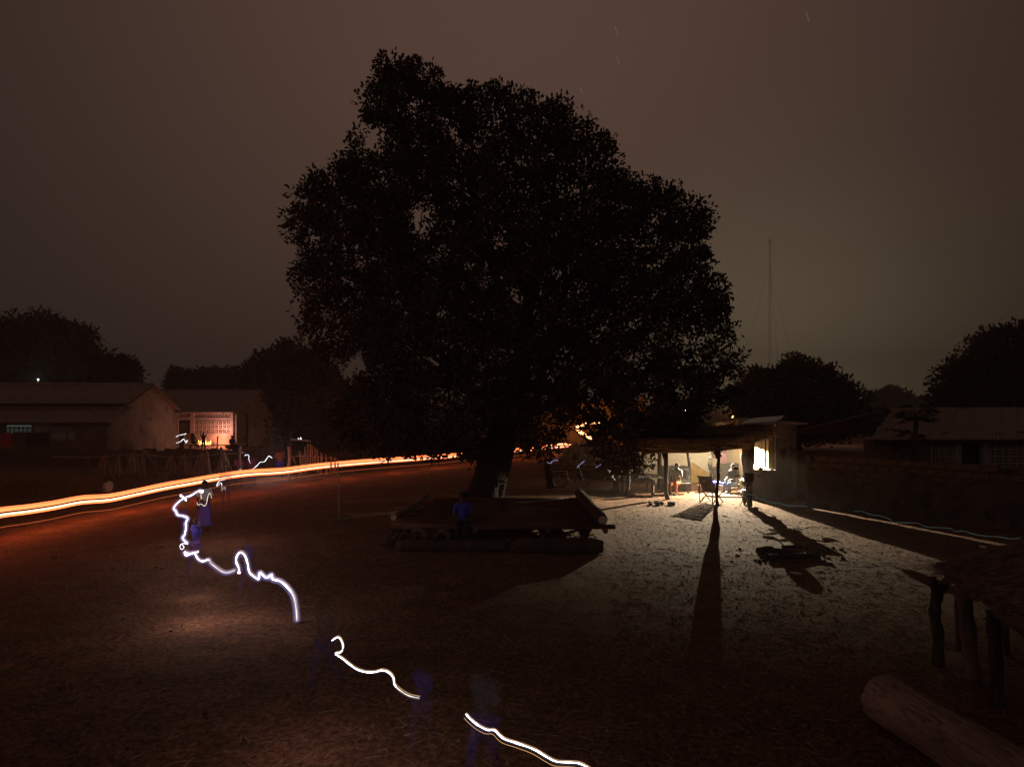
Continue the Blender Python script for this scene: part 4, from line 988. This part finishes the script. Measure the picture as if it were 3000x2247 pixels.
# ------------------------------------------------------------ ash heap, stones, litter
ah = thing('firewood_heap', 'dark heap of burnt firewood and ash in the open yard', 'heap', G(2295, 1625))
b = G(2295, 1625)
for (a, c, r) in (((2245, 1618), (2355, 1628), .11), ((2250, 1640), (2400, 1636), .12), ((2292, 1608), (2350, 1607), .08), ((2222, 1622), (2262, 1616), .14), ((2240, 1640), (2300, 1652), .05)):
    p, q_ = G(*a)-b, G(*c)-b; r *= .55; p.z = q_.z = r*.85
    MB().tube([p, (p+q_)/2+Vector((0, 0, .02)), q_], [r*1.1, r, r*.9], 9).build('charred_log', M['mortar'], ah)
cin = MB()
for k in range(130): cin.ball(G(random.gauss(2320, 75), random.gauss(1632, 12))-b+Vector((0, 0, .03)), random.uniform(.012, .05), (1.3, 1, .7), 6, 4, .25)
cin.build('cinders', M['mortar'], ah)['kind'] = 'stuff'

def scatter_stones(n, name, m, r0, r1, region, kind='stuff'):
    v = []; f = []; base = np.array([[1, 0, 0], [-1, 0, 0], [0, 1, 0], [0, -1, 0], [0, 0, 1], [0, 0, -1]], float)
    tri = [(0, 2, 4), (2, 1, 4), (1, 3, 4), (3, 0, 4), (2, 0, 5), (1, 2, 5), (3, 1, 5), (0, 3, 5)]
    for k in range(n):
        x, y = region(); r = r0*(r1/r0)**(random.random()**2.2); s = base*(np.array([random.uniform(.7, 1.5), random.uniform(.7, 1.5), random.uniform(.35, .7)])*r)
        a = random.uniform(0, PI); R2 = np.array([[math.cos(a), -math.sin(a), 0], [math.sin(a), math.cos(a), 0], [0, 0, 1]]); s = (s+rng.normal(size=s.shape)*r*.18)@R2.T
        s += np.array([x, y, gh(x, y)+r*.2]); bi = len(v); v += [Vector(q) for q in s]; f += [tuple(bi+i for i in t) for t in tri]
    m_ = MB(); m_.v = v; m_.f = f; o = m_.build(name, m, None); tag(o, kind=kind); return o
def reg_all():
    y = 4.0*(34/4.0)**random.random(); return random.uniform(-.78, .78)*y, y
def reg_lit():
    y = 27*(6/27)**(random.random()**1.5); return random.uniform(.15, .6)*y, y
def reg_plat(): return random.uniform(-1.6, 2.2), random.uniform(16.2, 18.5)
scatter_stones(9000, 'pebbles', M['stone'], .006, .03, reg_all)
scatter_stones(15000, 'earth_clods', M['ground'], .006, .019, reg_lit)
scatter_stones(900, 'wood_chips', M['twig'], .015, .05, reg_plat)
def scatter_sticks(n, name, m, region, l0, l1, r):
    mb = MB()
    for k in range(n):
        x, y = region(); a = random.uniform(0, PI); L = random.uniform(l0, l1); z = gh(x, y)+r
        d = Vector((math.cos(a)*L/2, math.sin(a)*L/2, random.uniform(-.004, .015))); c = Vector((x, y, z))
        mb.tube([c-d, c+Vector((random.uniform(-.01, .01), random.uniform(-.01, .01), .006)), c+d], [r, r, r*.5], 3, cap=False)
    tag(mb.build(name, m, None), kind='stuff')
scatter_sticks(2200, 'fallen_twigs', M['twig'], reg_all, .05, .28, .004)
scatter_sticks(1500, 'straw_litter', M['grass'], reg_lit, .05, .25, .004)
dl = np.array([[*reg_all(), 0] for _ in range(220)]); dl[:, 2] = gz(dl[:, 0], dl[:, 1])+.015
leaves('fallen_leaves', dl, np.full(220, .03), 2, .075, M['leaf2'], None)
for (px, py, lbl, w) in ((2330, 1682, 'small white paper scrap on the ground right of the porch shadow', .22), (2880, 1604, 'pale scrap of card near the tip of the thatched lean-to', .22), (715, 1384, 'x', .1), (2125, 1512, 'small pale leaf at the foot of the slim porch post', .12), (1115, 1640, 'flat grey scrap lying left of the ground log', .35), (893, 1819, 'flat round stone beside the end of the torch trail', .3), (1255, 1388, 'light lump of litter on the road verge behind the platform', .2), (537, 1512, 'x', .1)):
    if lbl == 'x': continue
    o = MB().box((0, 0, .02), (w, w*.5, .03), random.uniform(0, 1), .1, .15, j=.02).build('litter_scrap', M['paper'] if w < .3 else M['stone'], None); o.location = G(px, py); tag(o, lbl, 'litter')
for k, (px, py, lbl) in enumerate(((1790, 1441, 'small heap of stones at the foot of the lit shelter post'), (2350, 1478, 'broken stones at the foot of the right block wall'), (1938, 1479, 'row of dark stones on the lit ground left of the porch'))):
    T = thing('stone_heap', lbl, 'stones', G(px, py)); b1_ = MB().ball((0, 0, 0), .075, (1.2, 1, .8), 7, 5, .2)
    sme = bpy.data.meshes.new('stone'); sme.from_pydata(b1_.v, [], b1_.f); sme.update(); sme.materials.append(M['stone'] if k < 2 else M['mortar'])
    for j in range(9): inst('stone', sme, T, (random.uniform(-.45, .45), random.uniform(-.12, .12), .05), (0, 0, random.uniform(0, 6)), (random.uniform(.7, 1.3),)*3)
gw = thing('reed_compound_fence', 'tall reed compound fence glowing behind the tree where the road climbs', 'fence', (P(1700, 0, 74).x, 74, 0))
me = corr_mesh(.6, 4.6, .03, .12); me.materials.append(M['grass'])
for k in range(24): inst('reed_panel', me, gw, (-8+.62*k, .2*math.sin(k), 0), (PI/2, 0, 0), (1, random.uniform(.9, 1.1), 1))

# ------------------------------------------------------------ light trails
def trail(label, pts, Ys, r, m, grp='light streaks of carried torches', edge=None, name='torch_streak', cat='light streak', sub=6, flat=1.0, lamps=(), warm=1.0):
    n = len(pts); P3 = []
    for i, (x, y) in enumerate(pts):
        t = i/max(n-1, 1); Yy = float(np.interp(t, np.linspace(0, 1, len(Ys)), Ys)); P3.append(P(x, y, Yy))
    c = P3[0].copy(); c.z = 0
    T = thing(name, label, cat, c, 0, grp)
    path = smooth_path([p-c for p in P3], sub); k = len(path)
    rr = [r*.62*(.55+.45*math.sin(min(1, (i+.5)/k*6, (k-i-.5)/k*6)*PI/2)) *(1+.18*math.sin(i*.8)) for i in range(k)]
    rr = [x*(1+.32*float(vnoise(i*.35+len(label), .5, 1.0))*2) for i, x in enumerate(rr)]
    kk = int(k*warm)
    MB().tube(path[:kk+1], rr[:kk+1], 7, flat=flat).build('core', M[m], T)
    if kk < k-2: MB().tube(path[kk:], [x*.75 for x in rr[kk:]], 7, flat=flat).build('warm_tail', M['torch_warm'], T)
    if edge:
        for s in edge:
            MB().tube([p+Vector((s*.5, 0, s)) for p in path], r*.28, 5).build('fringe', M['torch_edge'], T)
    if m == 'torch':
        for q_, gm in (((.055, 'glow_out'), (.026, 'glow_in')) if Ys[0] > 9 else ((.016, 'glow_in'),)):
            MB().tube(path, q_, 9).build('painted_halo', M[gm], T)  # glowing tube painted as a halo, holds no dust
    for (t, off, e) in lamps:  # added point lights, offset from the streak to brighten ground and walls
        l = bpy.data.lights.new('streak_light', 'POINT'); l.energy = e; l.color = (1, .3, .1) if m == 'headFar' else (1, .50, .40) if Ys[0] == 57 else (1, .66, .68) if m != 'torch_far' else (.95, .74, .86); l.shadow_soft_size = .06
        lo = bpy.data.objects.new('streak_light', l); COL.objects.link(lo); lo.parent = T; lo.location = path[int(t*(k-1))]+Vector(off)
    return T
V = 'vehicle headlamp streak'
road = [(-260,1545),(-130,1527),(0,1500),(80,1490),(160,1478),(240,1463),(320,1457),(400,1441),(480,1424),(560,1410),(640,1396),(730,1384),(830,1378),(920,1366),(1010,1357),(1110,1349),(1200,1343),(1300,1336),(1380,1328),(1460,1322),(1540,1316),(1600,1310),(1668,1304)]
yr = [14.5,16,17.6,18.6,19.7,20.9,22,23.2,24.2,25.4,26.6,28,30.2,32,34,36,38.2,41,43,45.5,47.5,49.5,52]
def band(label, dz, r, m, flat=1.0, wob=0, lights=0):
    pts = [P(x, y, Yv) for (x, y), Yv in zip(road, yr)]; c = pts[0].copy(); c.z = 0
    T = thing('headlamp_streak', label, 'light streak', c, 0, 'streaks left by the passing vehicle')
    path = smooth_path([p+Vector((0, 0, dz+wob*math.sin(i*1.7)))-c for i, p in enumerate(pts)], 5)
    # upright oval section
    mb = MB(); n = 8
    for i, p in enumerate(path):
        t = (path[min(i+1, len(path)-1)]-path[max(i-1, 0)]).normalized(); a = t.cross(Vector((0, 0, 1))).normalized()
        for k in range(n): an = 2*PI*k/n; mb.v.append(p+a*math.cos(an)*r+Vector((0, 0, math.sin(an)*r*flat)))
    for i in range(len(path)-1):
        for k in range(n): mb.f.append((i*n+k, i*n+(k+1) % n, (i+1)*n+(k+1) % n, (i+1)*n+k))
    mb.build('core', M[m], T)
    for t in range(lights):  # added red point lights along the streak, to redden the road
        l = bpy.data.lights.new('road_fill', 'POINT'); l.energy = 21; l.color = (1, .17, .05); l.shadow_soft_size = .12
        lo = bpy.data.objects.new('road_fill', l); COL.objects.link(lo); lo.parent = T; lo.location = path[int((t+.5)/lights*(len(path)-1))]+Vector((.25, -.35, .1))
band('broad orange upper streak of a passing vehicle along the road', .04, .026, 'headA', 1.75, lights=15)
band('separate thin top strand of the orange road streak', .108, .010, 'headA', 1.2, .003)
band('thin white lower streak of a passing vehicle along the road', -.075, .016, 'headB', 1.6)
band('second orange streak just below the white one', -.13, .012, 'headA', 1.8)
band('faint lowest orange streak close to the road surface', -.40, .008, 'headC')
trail('orange zigzag of headlamps climbing away behind the leaves', [(1733,1284),(1712,1272),(1695,1262),(1690,1252),(1712,1243),(1745,1240),(1790,1243)], [62, 66, 70], .18, 'headFar', 'streaks left by the passing vehicle', name='headlamp_streak', lamps=((.4, (1, 3, .6), 420), (.9, (1, .5, .5), 300)))
trail('short orange headlamp streak just right of the trunk, far end of the road', [(1600,1306),(1640,1302),(1672,1303)], [52, 54], .11, 'headFar', 'streaks left by the passing vehicle', name='headlamp_streak')

trail('nearest white streak running off the bottom edge', [(1365,2091),(1379,2106),(1403,2125),(1428,2137),(1448,2138),(1464,2153),(1481,2165),(1521,2178),(1566,2195),(1603,2217),(1631,2230),(1668,2232),(1696,2235),(1721,2247),(1760,2275),(1830,2300)], [5.4, 4.6], .0065, 'torch', edge=(-.03, .012), lamps=((.15, (-.15, .1, 0), 2.5),))
trail('white hooked streak ending in a long wave, second from the bottom', [(972,1876),(989,1866),(999,1874),(1005,1893),(999,1909),(983,1914),(1004,1929),(1025,1946),(1046,1960),(1072,1968),(1097,1968),(1118,1963),(1137,1968),(1152,1984),(1156,2005),(1173,2022),(1198,2037),(1228,2044)], [7.2, 5.8], .0072, 'torch', edge=(.016,), warm=.84, lamps=((.35, (-.35, -.3, -.1), 5.5), (.95, (-.2, -.2, 0), 3)))
trail('white streak with a tall loop and a long drop to the ground', [(700,1677),(699,1663),(692,1646),(694,1629),(704,1618),(717,1627),(725,1650),(730,1675),(742,1687),(757,1696),(761,1677),(780,1692),(795,1684),(799,1696),(822,1703),(844,1722),(860,1747),(867,1781),(870,1819)], [11.4, 11, 9.2], .0125, 'torch', edge=(.03,), warm=.86, lamps=((.4, (-.55, -.45, -.15), 10), (.65, (-.2, .1, 0), 4)))
trail('wavy white streak starting in a flat knot left of the tall loop', [(582,1616),(561,1621),(545,1627),(541,1617),(556,1622),(569,1620),(580,1637),(594,1644),(611,1639),(618,1650),(637,1665),(653,1675),(668,1677),(689,1670)], [12.4, 11.6], .010, 'torch', edge=(.03,), warm=.62, lamps=((.5, (-.1, .0, -.1), 5),))
trail('small pale ring shaped streak above the flat knot', [(550,1593),(535,1592),(527,1600),(532,1609),(539,1603),(533,1594)], [12.6, 12.6], .009, 'torch_far')
trail('tall crooked streak climbing from the ring to the road', [(550,1592),(535,1577),(541,1565),(545,1544),(544,1532),(550,1519),(539,1512),(520,1508),(516,1498),(509,1489),(518,1475),(539,1459),(560,1451),(582,1438),(592,1440)], [12.8, 16.2], .0085, 'torch', edge=(.03,), lamps=((.3, (.3, -.1, 0), 7), (.9, (.1, .9, 0), 26)))
trail('short white spark crossing the tall crooked streak', [(529,1451),(540,1459),(546,1467)], [15.5, 15.5], .018, 'torch')
trail('thin streak falling from the road to the walker in white', [(582,1438),(588,1448),(590,1462)], [17, 17], .008, 'torch_warm')
trail('warm squiggle around the walker in white', [(577,1470),(580,1480),(588,1476),(600,1482),(606,1470),(610,1450),(616,1446),(620,1460)], [17.2, 17.4], .008, 'torch_warm')
trail('S shaped streak just under the road streaks', [(661,1404),(645,1408),(636,1418),(636,1423),(648,1415),(650,1430)], [24, 24], .012, 'torch_far')
trail('small hook below the S shaped streak', [(648,1437),(654,1430),(660,1428),(659,1436)], [23, 23], .01, 'torch_warm')
trail('two short strokes just above the road streaks', [(689,1387),(700,1377),(706,1375),(704,1382)], [30, 30], .012, 'torch_warm')
trail('white rising streak beyond the road', [(733,1380),(744,1371),(755,1362),(762,1354),(775,1352),(786,1337),(792,1338),(797,1342)], [31, 31], .018, 'torch_far', lamps=((.5, (0, .5, -.2), 14),))
trail('white hook shaped streak above the rising one', [(717,1335),(722,1332),(729,1335),(729,1346),(734,1358)], [33, 33], .016, 'torch_far')
trail('cream streak across the door of the pink wall', [(515,1280),(525,1275),(536,1273),(545,1270),(540,1274)], [57, 57], .024, 'torch_far')
trail('lower jagged streak by the pink wall fire', [(515,1298),(528,1294),(538,1286),(543,1294),(549,1290),(544,1299)], [57, 57], .028, 'torch_far', lamps=((.9, (2.0, 2.1, 1.0), 62),))  # its light is an added pink fill, moved close to the wall
trail('white flicker at the corner of the pink wall', [(676,1318),(680,1326),(692,1327),(704,1325),(718,1325)], [44, 44], .02, 'torch_far')
trail('torch flicker shaking above the bright fence sticks', [(873,1283),(880,1290),(881,1281),(884,1290),(892,1292)], [38, 38], .022, 'torch_far', lamps=((.5, (.3, -4.5, -.6), 70),))
trail('faint green tick left of the flicker', [(812,1281),(817,1278),(822,1279)], [45, 45], .025, 'teal')
trail('lilac curved streak left end of the brush shelter', [(1603,1353),(1612,1357),(1622,1349),(1635,1348)], [29, 29], .03, 'lilac')
trail('lilac curved streak in the middle of the brush shelter', [(1690,1370),(1700,1360),(1713,1350)], [29, 29], .028, 'lilac')
trail('lilac stroke under the hanging leaves', [(1744,1370),(1755,1364),(1768,1356)], [28, 28], .02, 'lilac')
trail('pale teal streak starting at the motorcycle', [(2172,1448),(2185,1446),(2207,1451),(2222,1460),(2236,1466),(2240,1461),(2251,1471),(2283,1474),(2305,1481),(2341,1482),(2367,1484)], [21.8, 21], .021, 'teal')
trail('long faint teal streak along the foot of the block wall', [(2497,1498),(2526,1498),(2551,1507),(2580,1511),(2609,1522),(2616,1530),(2685,1532),(2714,1543),(2779,1547),(2798,1556),(2823,1555),(2848,1563),(2888,1570),(2924,1572),(2961,1578),(2990,1576)], [19.5, 15.5], .014, 'teal')

# ------------------------------------------------------------ people
def skin_mesh(nodes, edges, radii, root, m, parent, name, sub=1):
    me = bpy.data.meshes.new(name); me.from_pydata(nodes, edges, []); o = bpy.data.objects.new(name, me); COL.objects.link(o)
    md = o.modifiers.new('s', 'SKIN'); md.use_smooth_shade = True
    sv = me.skin_vertices[0].data if me.skin_vertices else None
    if sv is None:
        bpy.context.view_layer.objects.active = o
        sv = me.skin_vertices.new().data
    for i, r in enumerate(radii):
        rr = r if hasattr(r, '__len__') else (r, r)
        sv[i].radius = rr; sv[i].use_root = (i == root)
    s = o.modifiers.new('u', 'SUBSURF'); s.levels = sub; s.render_levels = sub
    dg = bpy.context.evaluated_depsgraph_get(); ev = bpy.data.meshes.new_from_object(o.evaluated_get(dg))
    o.modifiers.clear(); o.data = ev; ev.name = name; ev.materials.clear(); ev.materials.append(m); ev.shade_smooth()
    bpy.data.meshes.remove(me); o.parent = parent; return o
STAND = dict(pel=(0, 0, .93), sp=(0, 0, 1.12), ch=(0, .01, 1.32), nk=(0, .01, 1.46), hd=(0, -.01, 1.56), tp=(0, -.01, 1.64),
             shL=(-.16, 0, 1.38), shR=(.16, 0, 1.38), elL=(-.22, .02, 1.12), elR=(.22, .02, 1.12), wrL=(-.22, -.1, .9), wrR=(.22, -.1, .9),
             hpL=(-.085, 0, .88), hpR=(.085, 0, .88), knL=(-.1, -.03, .48), knR=(.1, .04, .48), anL=(-.1, .0, .08), anR=(.1, .12, .09), toL=(-.11, -.16, .03), toR=(.11, -.03, .03))
WALK = dict(STAND, knL=(-.09, -.16, .50), anL=(-.1, -.18, .08), toL=(-.1, -.36, .04), knR=(.1, .05, .47), anR=(.1, .32, .14), toR=(.1, .2, .04), elL=(-.22, .1, 1.12), wrL=(-.2, .02, .9), wrR=(.16, -.34, .98), elR=(.23, -.06, 1.12))
def shift(p, dz): return {k: (v[0], v[1], v[2]+dz) for k, v in p.items()}
SIT = dict(STAND, **{k: (v[0], v[1], v[2]-.45) for k, v in STAND.items() if k in ('pel', 'sp', 'ch', 'nk', 'hd', 'tp', 'shL', 'shR', 'hpL', 'hpR')})
SIT.update(elL=(-.22, -.06, .68), elR=(.22, -.06, .68), wrL=(-.12, -.3, .62), wrR=(.12, -.3, .62), knL=(-.11, -.42, .48), knR=(.11, -.42, .48), anL=(-.1, -.42, .08), anR=(.12, -.4, .08), toL=(-.11, -.6, .03), toR=(.13, -.57, .03))
def person(label, loc, rz, pose, top, legs, scale=1.0, gh_=False, skirt=None, hat=None, arms=None, bare=False):
    pose = dict(pose)
    if arms: pose.update(arms)
    T = thing('person', label, 'person', loc, rz); T.scale = (scale,)*3
    CC = GC if gh_ else C; skn = GC['skin'] if gh_ else M['skin']; hr = GC['hair'] if gh_ else M['hair']
    names = ['pel', 'sp', 'ch', 'nk', 'hd', 'tp', 'shL', 'elL', 'wrL', 'shR', 'elR', 'wrR', 'hpL', 'knL', 'anL', 'toL', 'hpR', 'knR', 'anR', 'toR']
    rad = dict(pel=(.13, .1), sp=(.115, .09), ch=(.14, .1), nk=.052, hd=(.078, .095), tp=(.06, .07), shL=.06, elL=.042, wrL=.03, shR=.06, elR=.042, wrR=.03, hpL=.085, knL=.056, anL=.038, toL=.03, hpR=.085, knR=.056, anR=.038, toR=.03)
    E = [('pel', 'sp'), ('sp', 'ch'), ('ch', 'nk'), ('nk', 'hd'), ('hd', 'tp'), ('ch', 'shL'), ('shL', 'elL'), ('elL', 'wrL'), ('ch', 'shR'), ('shR', 'elR'), ('elR', 'wrR'), ('pel', 'hpL'), ('hpL', 'knL'), ('knL', 'anL'), ('anL', 'toL'), ('pel', 'hpR'), ('hpR', 'knR'), ('knR', 'anR'), ('anR', 'toR')]
    nodes = [pose[n_] for n_ in names]; ei = [(names.index(a), names.index(b)) for a, b in E]; rr = [rad[n_] for n_ in names]
    # palms and fingers
    for s in ('L', 'R'):
        w = Vector(pose['wr'+s]); e = Vector(pose['el'+s]); d = (w-e).normalized(); sd_ = d.cross(Vector((0, 0, 1)))
        if sd_.length < .1: sd_ = Vector((1, 0, 0))
        sd_.normalize(); nb = names.index('wr'+s)
        nodes.append(tuple(w+d*.06)); rr.append((.034, .018)); pi = len(nodes)-1; ei.append((nb, pi))
        for f in range(5):
            o_f = (f-1.5)*.017 if f < 4 else .04; L = (.07, .08, .075, .058, .05)[f]
            a = w+d*(.075 if f < 4 else .03)+sd_*o_f; bq = a+d*L*.55+Vector((0, 0, -.008)); cq = a+d*L+Vector((0, 0, -.028))
            nodes += [tuple(a), tuple(bq), tuple(cq)]; rr += [.009, .0085, .007]; k = len(nodes); ei += [(pi, k-3), (k-3, k-2), (k-2, k-1)]
    body = skin_mesh(nodes, ei, rr, 0, skn, T, 'body')
    # face: brow, nose, lips, ears added to the same body mesh
    h = Vector(pose['hd']); f_ = MB()
    f_.ball(h+Vector((0, -.088, .0)), .016, (.8, 1.2, 1.5), 7, 5).ball(h+Vector((0, -.078, -.045)), .02, (1.4, .6, .5), 7, 5)
    for s in (-1, 1): f_.ball(h+Vector((s*.082, .0, -.005)), .022, (.4, .8, 1.3), 7, 5).ball(h+Vector((s*.032, -.078, .02)), .013, (1.2, .7, .7), 6, 5)
    bm2 = bmesh.new(); bm2.from_mesh(body.data)
    vs = [bm2.verts.new(v) for v in f_.v]
    for q_ in f_.f:
        try: bm2.faces.new([vs[i] for i in q_])
        except ValueError: pass
    bm2.to_mesh(body.data); bm2.free()
    MB().ball(h+Vector((0, .018, .045)), .1, (.92, 1.0, .86), 12, 8, .03).build('hair', hr, T, smooth=True)
    if hat: MB().ball(h+Vector((0, .005, .075)), .11, (.95, 1.05, .6), 12, 8).tube([h+Vector((0, -.07, .07)), h+Vector((0, -.17, .06))], [.07, .03], 8, flat=.2).build('cap', CC[hat], T, smooth=True)
    def sub(nm, ext, m, name):
        es = [(a, b) for a, b in E if a in nm and b in nm]; ns = list(nm)
        return skin_mesh([pose[n_] for n_ in ns], [(ns.index(a), ns.index(b)) for a, b in es], [tuple(x+ext for x in (rad[n_] if hasattr(rad[n_], '__len__') else (rad[n_],)*2)) for n_ in ns], 0, m, T, name)
    if top: 
        sub(['pel', 'sp', 'ch', 'shL', 'elL', 'shR', 'elR'], .018, CC[top], 'shirt')
    if skirt:
        pz = Vector(pose['pel']); n_ = 22; m_ = MB()
        for j in range(7):
            t = j/6; z = pz.z+.06-(pz.z-.14)*t
            for i in range(n_):
                a = 2*PI*i/n_; R = .15+.10*t+.02*math.sin(a*6)*t; m_.v.append(Vector((R*math.cos(a), R*.85*math.sin(a)+.03*t, z)))
        for j in range(6):
            for i in range(n_): a = j*n_+i; b_ = j*n_+(i+1) % n_; m_.f.append((a, b_, b_+n_, a+n_))
        m_.build('wrap_skirt', CC[skirt], T, smooth=True)
    elif legs: sub(['pel', 'hpL', 'knL', 'anL', 'hpR', 'knR', 'anR'], .016, CC[legs], 'trousers')
    for s in ('L', 'R'):
        a = Vector(pose['an'+s]); t = Vector(pose['to'+s]); MB().tube([a+(a-t)*.25+Vector((0, 0, -.045)), (a+t)/2+Vector((0, 0, -.03)), t], [.04, .05, .035], 8, flat=.6).build('sandal', GC['skin'] if gh_ else CC['dark'], T, smooth=True)
    return T
UP = dict(elL=(-.26, -.05, 1.45), wrL=(-.30, -.05, 1.70), elR=(.26, -.05, 1.45), wrR=(.30, -.05, 1.70))
HOLD = dict(elR=(.22, -.1, 1.12), wrR=(.14, -.36, 1.10))
# seated on the platform front edge
person('person in bright blue shirt and cap sitting on the platform front edge', (P(1356, 0, 17.0).x, 17.12, .05), 0, SIT, 'blue', 'dark', 1.0, hat='dark')
person('faint small person with pale legs sitting on the platform before the trunk', (P(1470, 0, 19).x, 19.2, .08), .7, SIT, 'dark', 'grey', .8, gh_=True)
# walkers
person('child in white top and purple wrap walking with a torch', G(600, 1556), .5, STAND, 'white', None, .83, skirt='purple', arms=HOLD)
person('faint small child in lime striped top left of the walker in white', G(536, 1572), .8, WALK, 'lime', 'purple', .75, gh_=True)
person('faint walker in blue shirt above the wavy torch streak', G(575, 1690), -.6, WALK, 'blue', 'purple', .72, gh_=True)
person('faint walker with purple trousers below the tall torch loop', G(728, 1768), -.9, WALK, 'faintblue', 'dimpurple', .72, gh_=True)
person('faint walker in blue left of the hooked torch streak', G(952, 2030), -.5, WALK, 'dimteal', 'faintblue', .70, gh_=True)
person('faint walker in blue behind the end of the hooked torch streak', G(1238, 2210), -.6, WALK, 'faintblue', 'dimpurple', .56, gh_=True)
person('faint walker in teal shirt above the nearest torch streak', G(1420, 2330), -.6, WALK, 'dimteal', 'faintblue', .72, gh_=True)
person('faint walker in purple below the S shaped streak', G(661, 1492), .3, WALK, 'purple', 'purple', .85, gh_=True)
person('faint walker in purple just under the road streaks, left of three', G(700, 1436), .3, WALK, 'purple', 'purple', .9, gh_=True)
person('faint walker in purple just under the road streaks, right of three', G(738, 1432), .3, WALK, 'purple', 'purple', .9, gh_=True)
person('walker in blue beyond the road at the bright fence post', G(820, 1408), .3, STAND, 'orange', 'blue', .95, gh_=True)
# fire side
CROUCH = SIT
person('dark figure crouching left of the cooking fire', (P(568, 0, 57).x, 56.9, .25), 1.2, SIT, 'dark', 'dark', 1.0)
person('dark figure with both arms raised before the cooking fire', (P(596, 0, 56.3).x, 56.3, .0), 3.14, STAND, 'dark', 'dark', .92, arms=UP)
person('figure in blue and white bending at the corner of the pink wall', (P(680, 0, 55).x, 55, 0), .9, SIT, 'blue', 'dark', 1.1)
person('dim standing figure beside the gable of the second house', (P(782, 0, 55).x, 55, 0), -.4, STAND, 'grey', 'red', 1.05)
# shop
bench = thing('stool', 'low stool under the person in orange trousers', 'stool', (P(1990, 0, 27.2).x, 27.3, 0))
MB().box((0, 0, .40), (.9, .3, .06)).build('seat', M['wood'], bench)
for x in (-.38, .38): MB().tube([(x, 0, 0), (x, 0, .38)], .035, 6).build('leg', M['wood'], bench)
person('person in grey shirt and orange trousers seated left of the porch doorway', (P(1984, 0, 27.2).x, 27.25, .0), -.6, SIT, 'grey', 'orange', 1.0)
person('dark clad person seated beside the one in orange trousers', (P(2006, 0, 27.3).x, 27.5, .0), .1, SIT, 'dark', 'dark', 1.0, gh_=True)
st2 = thing('stool', 'wooden stool under the person in blue jeans', 'stool', (P(2150, 0, 27.0).x, 27.0, 0))
MB().box((0, 0, .40), (.4, .36, .05)).box((0, 0, .25), (.34, .3, .03)).build('seat', M['wood'], st2)
for x, y in ((-.17, -.14), (.17, -.14), (-.17, .14), (.17, .14)): MB().tube([(x, y, 0), (x, y, .38)], .025, 6).build('leg', M['wood'], st2)
person('person in blue jeans and dark shirt seated behind the motorcycle', (P(2148, 0, 27.0).x, 27.0, .0), -1.0, SIT, 'dark', 'jeans', 1.0)
person('person in pale patterned shirt standing behind the slim porch post', (P(2089, 0, 28.9).x, 28.9, .0), .3, STAND, 'white', 'dark', .95)
mt = thing('yellow_cushion', 'yellow and blue cushion beside the slim porch post', 'cushion', (P(2078, 0, 27.6).x, 27.6, .3))
MB().ball((-.15, 0, .1), .2, (1.4, .8, .45), 12, 7).build('yellow_half', C['yellow'], mt, smooth=True); MB().ball((.28, 0, .1), .2, (1.2, .8, .45), 12, 7).build('blue_half', C['blue'], mt, smooth=True)
MB().box((.05, 0, -.14), (.95, .34, .3)).build('box_base', M['wood'], mt)
